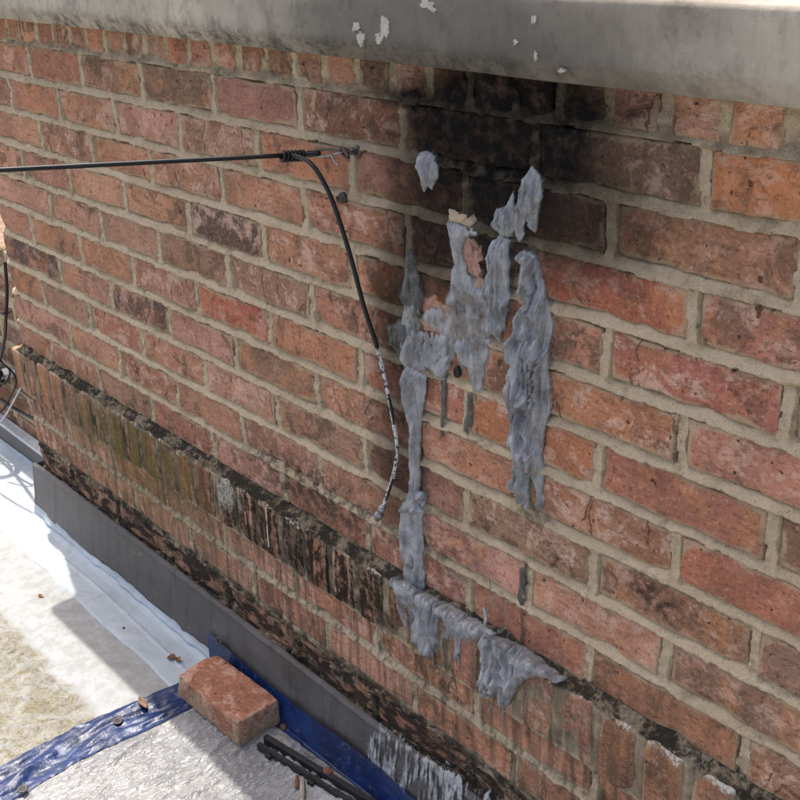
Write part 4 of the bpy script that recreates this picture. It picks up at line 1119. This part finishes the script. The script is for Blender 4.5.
# ------------------------------------------------------------------ loose brick on the tarp
def loose_brick():
    L, W_, H_ = 0.192, 0.087, 0.053
    import bmesh
    bm = bmesh.new()
    bmesh.ops.create_cube(bm, size=1.0)
    bmesh.ops.scale(bm, vec=(L, W_, H_), verts=bm.verts)
    bmesh.ops.bevel(bm, geom=bm.edges[:], offset=0.0035, segments=2, affect='EDGES', profile=0.6)
    bmesh.ops.subdivide_edges(bm, edges=[e for e in bm.edges if e.calc_length() > 0.02], cuts=10, use_grid_fill=True)
    co = np.array([v.co[:] for v in bm.verts])
    s = 1.0
    d = 0.0022 * fbm(co[:, 0] * 22 + 3, co[:, 1] * 22, co[:, 2] * 22, 91, 3) + 0.0011 * fbm(co[:, 0] * 90, co[:, 1] * 90, co[:, 2] * 90, 92, 2)
    dirn = co / np.array([L, W_, H_]) * 2
    dirn = np.sign(dirn) * np.abs(dirn) ** 6
    dirn /= np.linalg.norm(dirn, axis=1)[:, None] + 1e-6
    co = co + dirn * d[:, None]
    # knocked corners
    for c, r, k in (((-L / 2, -W_ / 2, H_ / 2), 0.022, 0.006), ((L / 2, -W_ / 2, H_ / 2), 0.014, 0.004), ((-L / 2, W_ / 2, H_ / 2), 0.016, 0.005), ((-0.02, -W_ / 2, H_ / 2), 0.02, 0.003)):
        q = co - np.array(c); g = np.exp(-(q ** 2).sum(1) / r ** 2)
        co -= (np.array(c) / np.linalg.norm(c))[None, :] * (g * k)[:, None]
    for v, c in zip(bm.verts, co): v.co = c
    me = bpy.data.meshes.new('loose_brick'); bm.to_mesh(me); bm.free()
    me.polygons.foreach_set('use_smooth', [True] * len(me.polygons))
    me.materials.append(M['loose'])
    o = link('loose_brick', me)
    o.color = (0.42, 0.178, 0.105, 1)
    a = me.attributes.new('edge', 'FLOAT', 'POINT')
    e = np.where(co[:, 1] < -W_ / 2 + 0.006, 0.74, 0.05) + np.where(co[:, 0] > L / 2 - 0.006, 0.74, 0)
    a.data.foreach_set('value', np.clip(e, 0, 1).astype(np.float32))
    return o
lb = loose_brick()
cs = [px_floor(*q, -1.098) for q in [(180, 696), (240, 747), (280, 724)]]
ctr = (cs[0] + cs[2]) / 2
lb.location = (ctr[0], ctr[1], -1.100 + 0.0265)
lb.rotation_euler = (R(0.4), R(-0.5), math.atan2(cs[1][1] - cs[0][1], cs[1][0] - cs[0][0]))
tag(lb, 'loose red brick lying flat as a weight on the corner of the tarp', 'brick')

# ------------------------------------------------------------------ dark steel angle bar, stick, chips, leaves
b0 = px_floor(262, 741, -1.086); b1 = px_floor(368, 806, -1.086)
d = (b1 - b0) / np.linalg.norm(b1 - b0)
b1 = b0 + d * 0.62; side = np.array([-d[1], d[0], 0])
bar = empty('steel_track', tuple((b0[0], b0[1], -1.103)))
tag(bar, 'dark steel track of two rails with crosspieces lying on the tarp beside the loose brick', 'track')
def prism(name, prof, mat, par, n=24):
    V, Fc = [], []
    m = len(prof)
    for i in range(n + 1):
        p = b0 + (b1 - b0) * i / n
        for (a, z) in prof:
            V.append(p + side * (a + 0.0006 * vnoise(i * 0.9, a * 300, 0, 3)) + np.array([0, 0, z + 0.0007 * vnoise(i * 0.7, z * 300, 2, 4)]))
    for i in range(n):
        for k in range(m):
            k2 = (k + 1) % m
            Fc.append((i * m + k, (i + 1) * m + k, (i + 1) * m + k2, i * m + k2))
    Fc.append(tuple(range(m))); Fc.append(tuple(n * m + k for k in reversed(range(m))))
    o = mesh_obj(name, V, Fc, mat, None, False); set_parent(o, par)
prism('rail', [(0.0035, -0.010), (0.0130, -0.010), (0.0138, -0.008), (0.0138, 0.006), (0.0125, 0.0075), (0.0045, 0.0075), (0.0035, 0.006)], M['bar'], bar)
prism('rail', [(-0.0120, -0.010), (-0.0045, -0.010), (-0.0038, -0.008), (-0.0038, 0.0005), (-0.0050, 0.0018), (-0.0112, 0.0018), (-0.0120, 0.000)], M['bar'], bar)
for tq in (0.05, 0.21, 0.42, 0.70):
    c = b0 + (b1 - b0) * tq
    V = []
    for zz in (-0.0095, -0.0035):
        for (al, ac) in ((-0.006, -0.018), (0.006, -0.018), (0.006, 0.0030), (-0.006, 0.0030)):
            V.append(c + d * al + side * ac + np.array([0, 0, zz]))
    o = mesh_obj('crosspiece', V, [(0, 3, 2, 1), (4, 5, 6, 7), (0, 1, 5, 4), (1, 2, 6, 5), (2, 3, 7, 6), (3, 0, 4, 7)], M['bar'], None, False); set_parent(o, bar)
s0 = px_floor(303, 777, -1.097); s1 = px_floor(302, 815, -1.097)
o = tube('wood_stick', [s0, s0 * 0.5 + s1 * 0.5 + np.array([0, 0, 0.001]), s1], [0.0042, 0.0046, 0.0044], M['wood'], None, 7)
tag(o, 'pale weathered stick poking out from under the steel track', 'stick')
s0 = px_floor(297, 776, -1.096); s1 = px_floor(297, 789, -1.098)
o = tube('rusty_bolt', [s0, s0 * .7 + s1 * .3, s0 * 0.69 + s1 * .31, s1], [0.0028, 0.0028, 0.0038, 0.0036], M['pebble'], None, 8)
tag(o, 'short rusty red bolt beside the pale stick', 'bolt')
def chip(name, p, r, mat, seed, label, cat, flat=0.7):
    import bmesh
    bm = bmesh.new(); bmesh.ops.create_icosphere(bm, subdivisions=2, radius=1.0)
    for v in bm.verts:
        c = np.array(v.co[:]); k = r * (1 + 0.45 * float(fbm(c[0] * 1.4 + seed, c[1] * 1.4, c[2] * 1.4, seed, 2)))
        c = np.sign(c) * np.abs(c) ** 0.75
        v.co = Vector((c[0] * k, c[1] * k * 0.85, c[2] * k * flat))
    me = bpy.data.meshes.new(name); bm.to_mesh(me); bm.free(); me.materials.append(M[mat])
    o = link(name, me); o.location = p; o.rotation_euler = (0.2, 0.1, seed)
    tag(o, label, cat); return o
w = px_floor(328, 774, -1.085); chip('brick_chip', (w[0], w[1], -1.0815), 0.0095, 'pebble', 3, 'small red brick chip on the crumpled silver edge by the steel track', 'chip')
w = px_floor(283, 729, -1.095); chip('brick_crumb', (w[0], w[1], -1.0935), 0.007, 'pebble', 6, 'dark red crumb against the end of the loose brick', 'chip')

def leaf(name, px, py, z, L, W_, curl, rz, label):
    p = px_floor(px, py, z)
    us = np.linspace(-1, 1, 11); vs_ = np.linspace(-1, 1, 7)
    U, Vv = np.meshgrid(us, vs_, indexing='ij')
    wid = W_ * np.clip(1 - np.abs(U) ** 1.8, 0.02, 1)
    X = U * L; Y = Vv * wid
    Z = curl * (Vv ** 2) * wid * 1.6 + 0.25 * curl * L * U ** 2 + 0.0012 * fbm(U * 3, Vv * 3, 0, int(px), 2) + 0.002
    c, s = math.cos(rz), math.sin(rz)
    o = grid_mesh(name, X * c - Y * s, X * s + Y * c, Z, np.ones((10, 6), bool), M['leaf'])
    o.location = (p[0], p[1], z)
    sm = o.modifiers.new('thick', 'SOLIDIFY'); sm.thickness = 0.0006
    tag(o, label, 'leaf'); return o
leaf('dry_leaf', 143, 704, ZROOF + 0.017, 0.020, 0.0065, 0.35, -0.15, 'curled brown dry leaf on the blue hem of the tarp')
leaf('dry_leaf', 172, 659, ZROOF + 0.006, 0.009, 0.007, 0.5, 0.9, 'dark crumpled leaf scrap on the shaded roof strip')
leaf('dry_leaf', 178, 661, ZROOF + 0.006, 0.008, 0.0055, 0.7, -0.4, 'smaller reddish leaf scrap touching the dark one on the roof strip')
leaf('dry_leaf', 41, 597, ZROOF + 0.001, 0.009, 0.004, 0.5, 0.2, 'tiny leaf fragment on the sunlit roof near the wall shadow')
w = px_floor(124, 629, ZROOF + 0.004); chip('grit_speck', (w[0], w[1], ZROOF + 0.0065), 0.0026, 'tape', 9, 'black speck on the pale roof strip', 'grit')
sc.render.resolution_x = 1024
sc.render.resolution_y = 1024
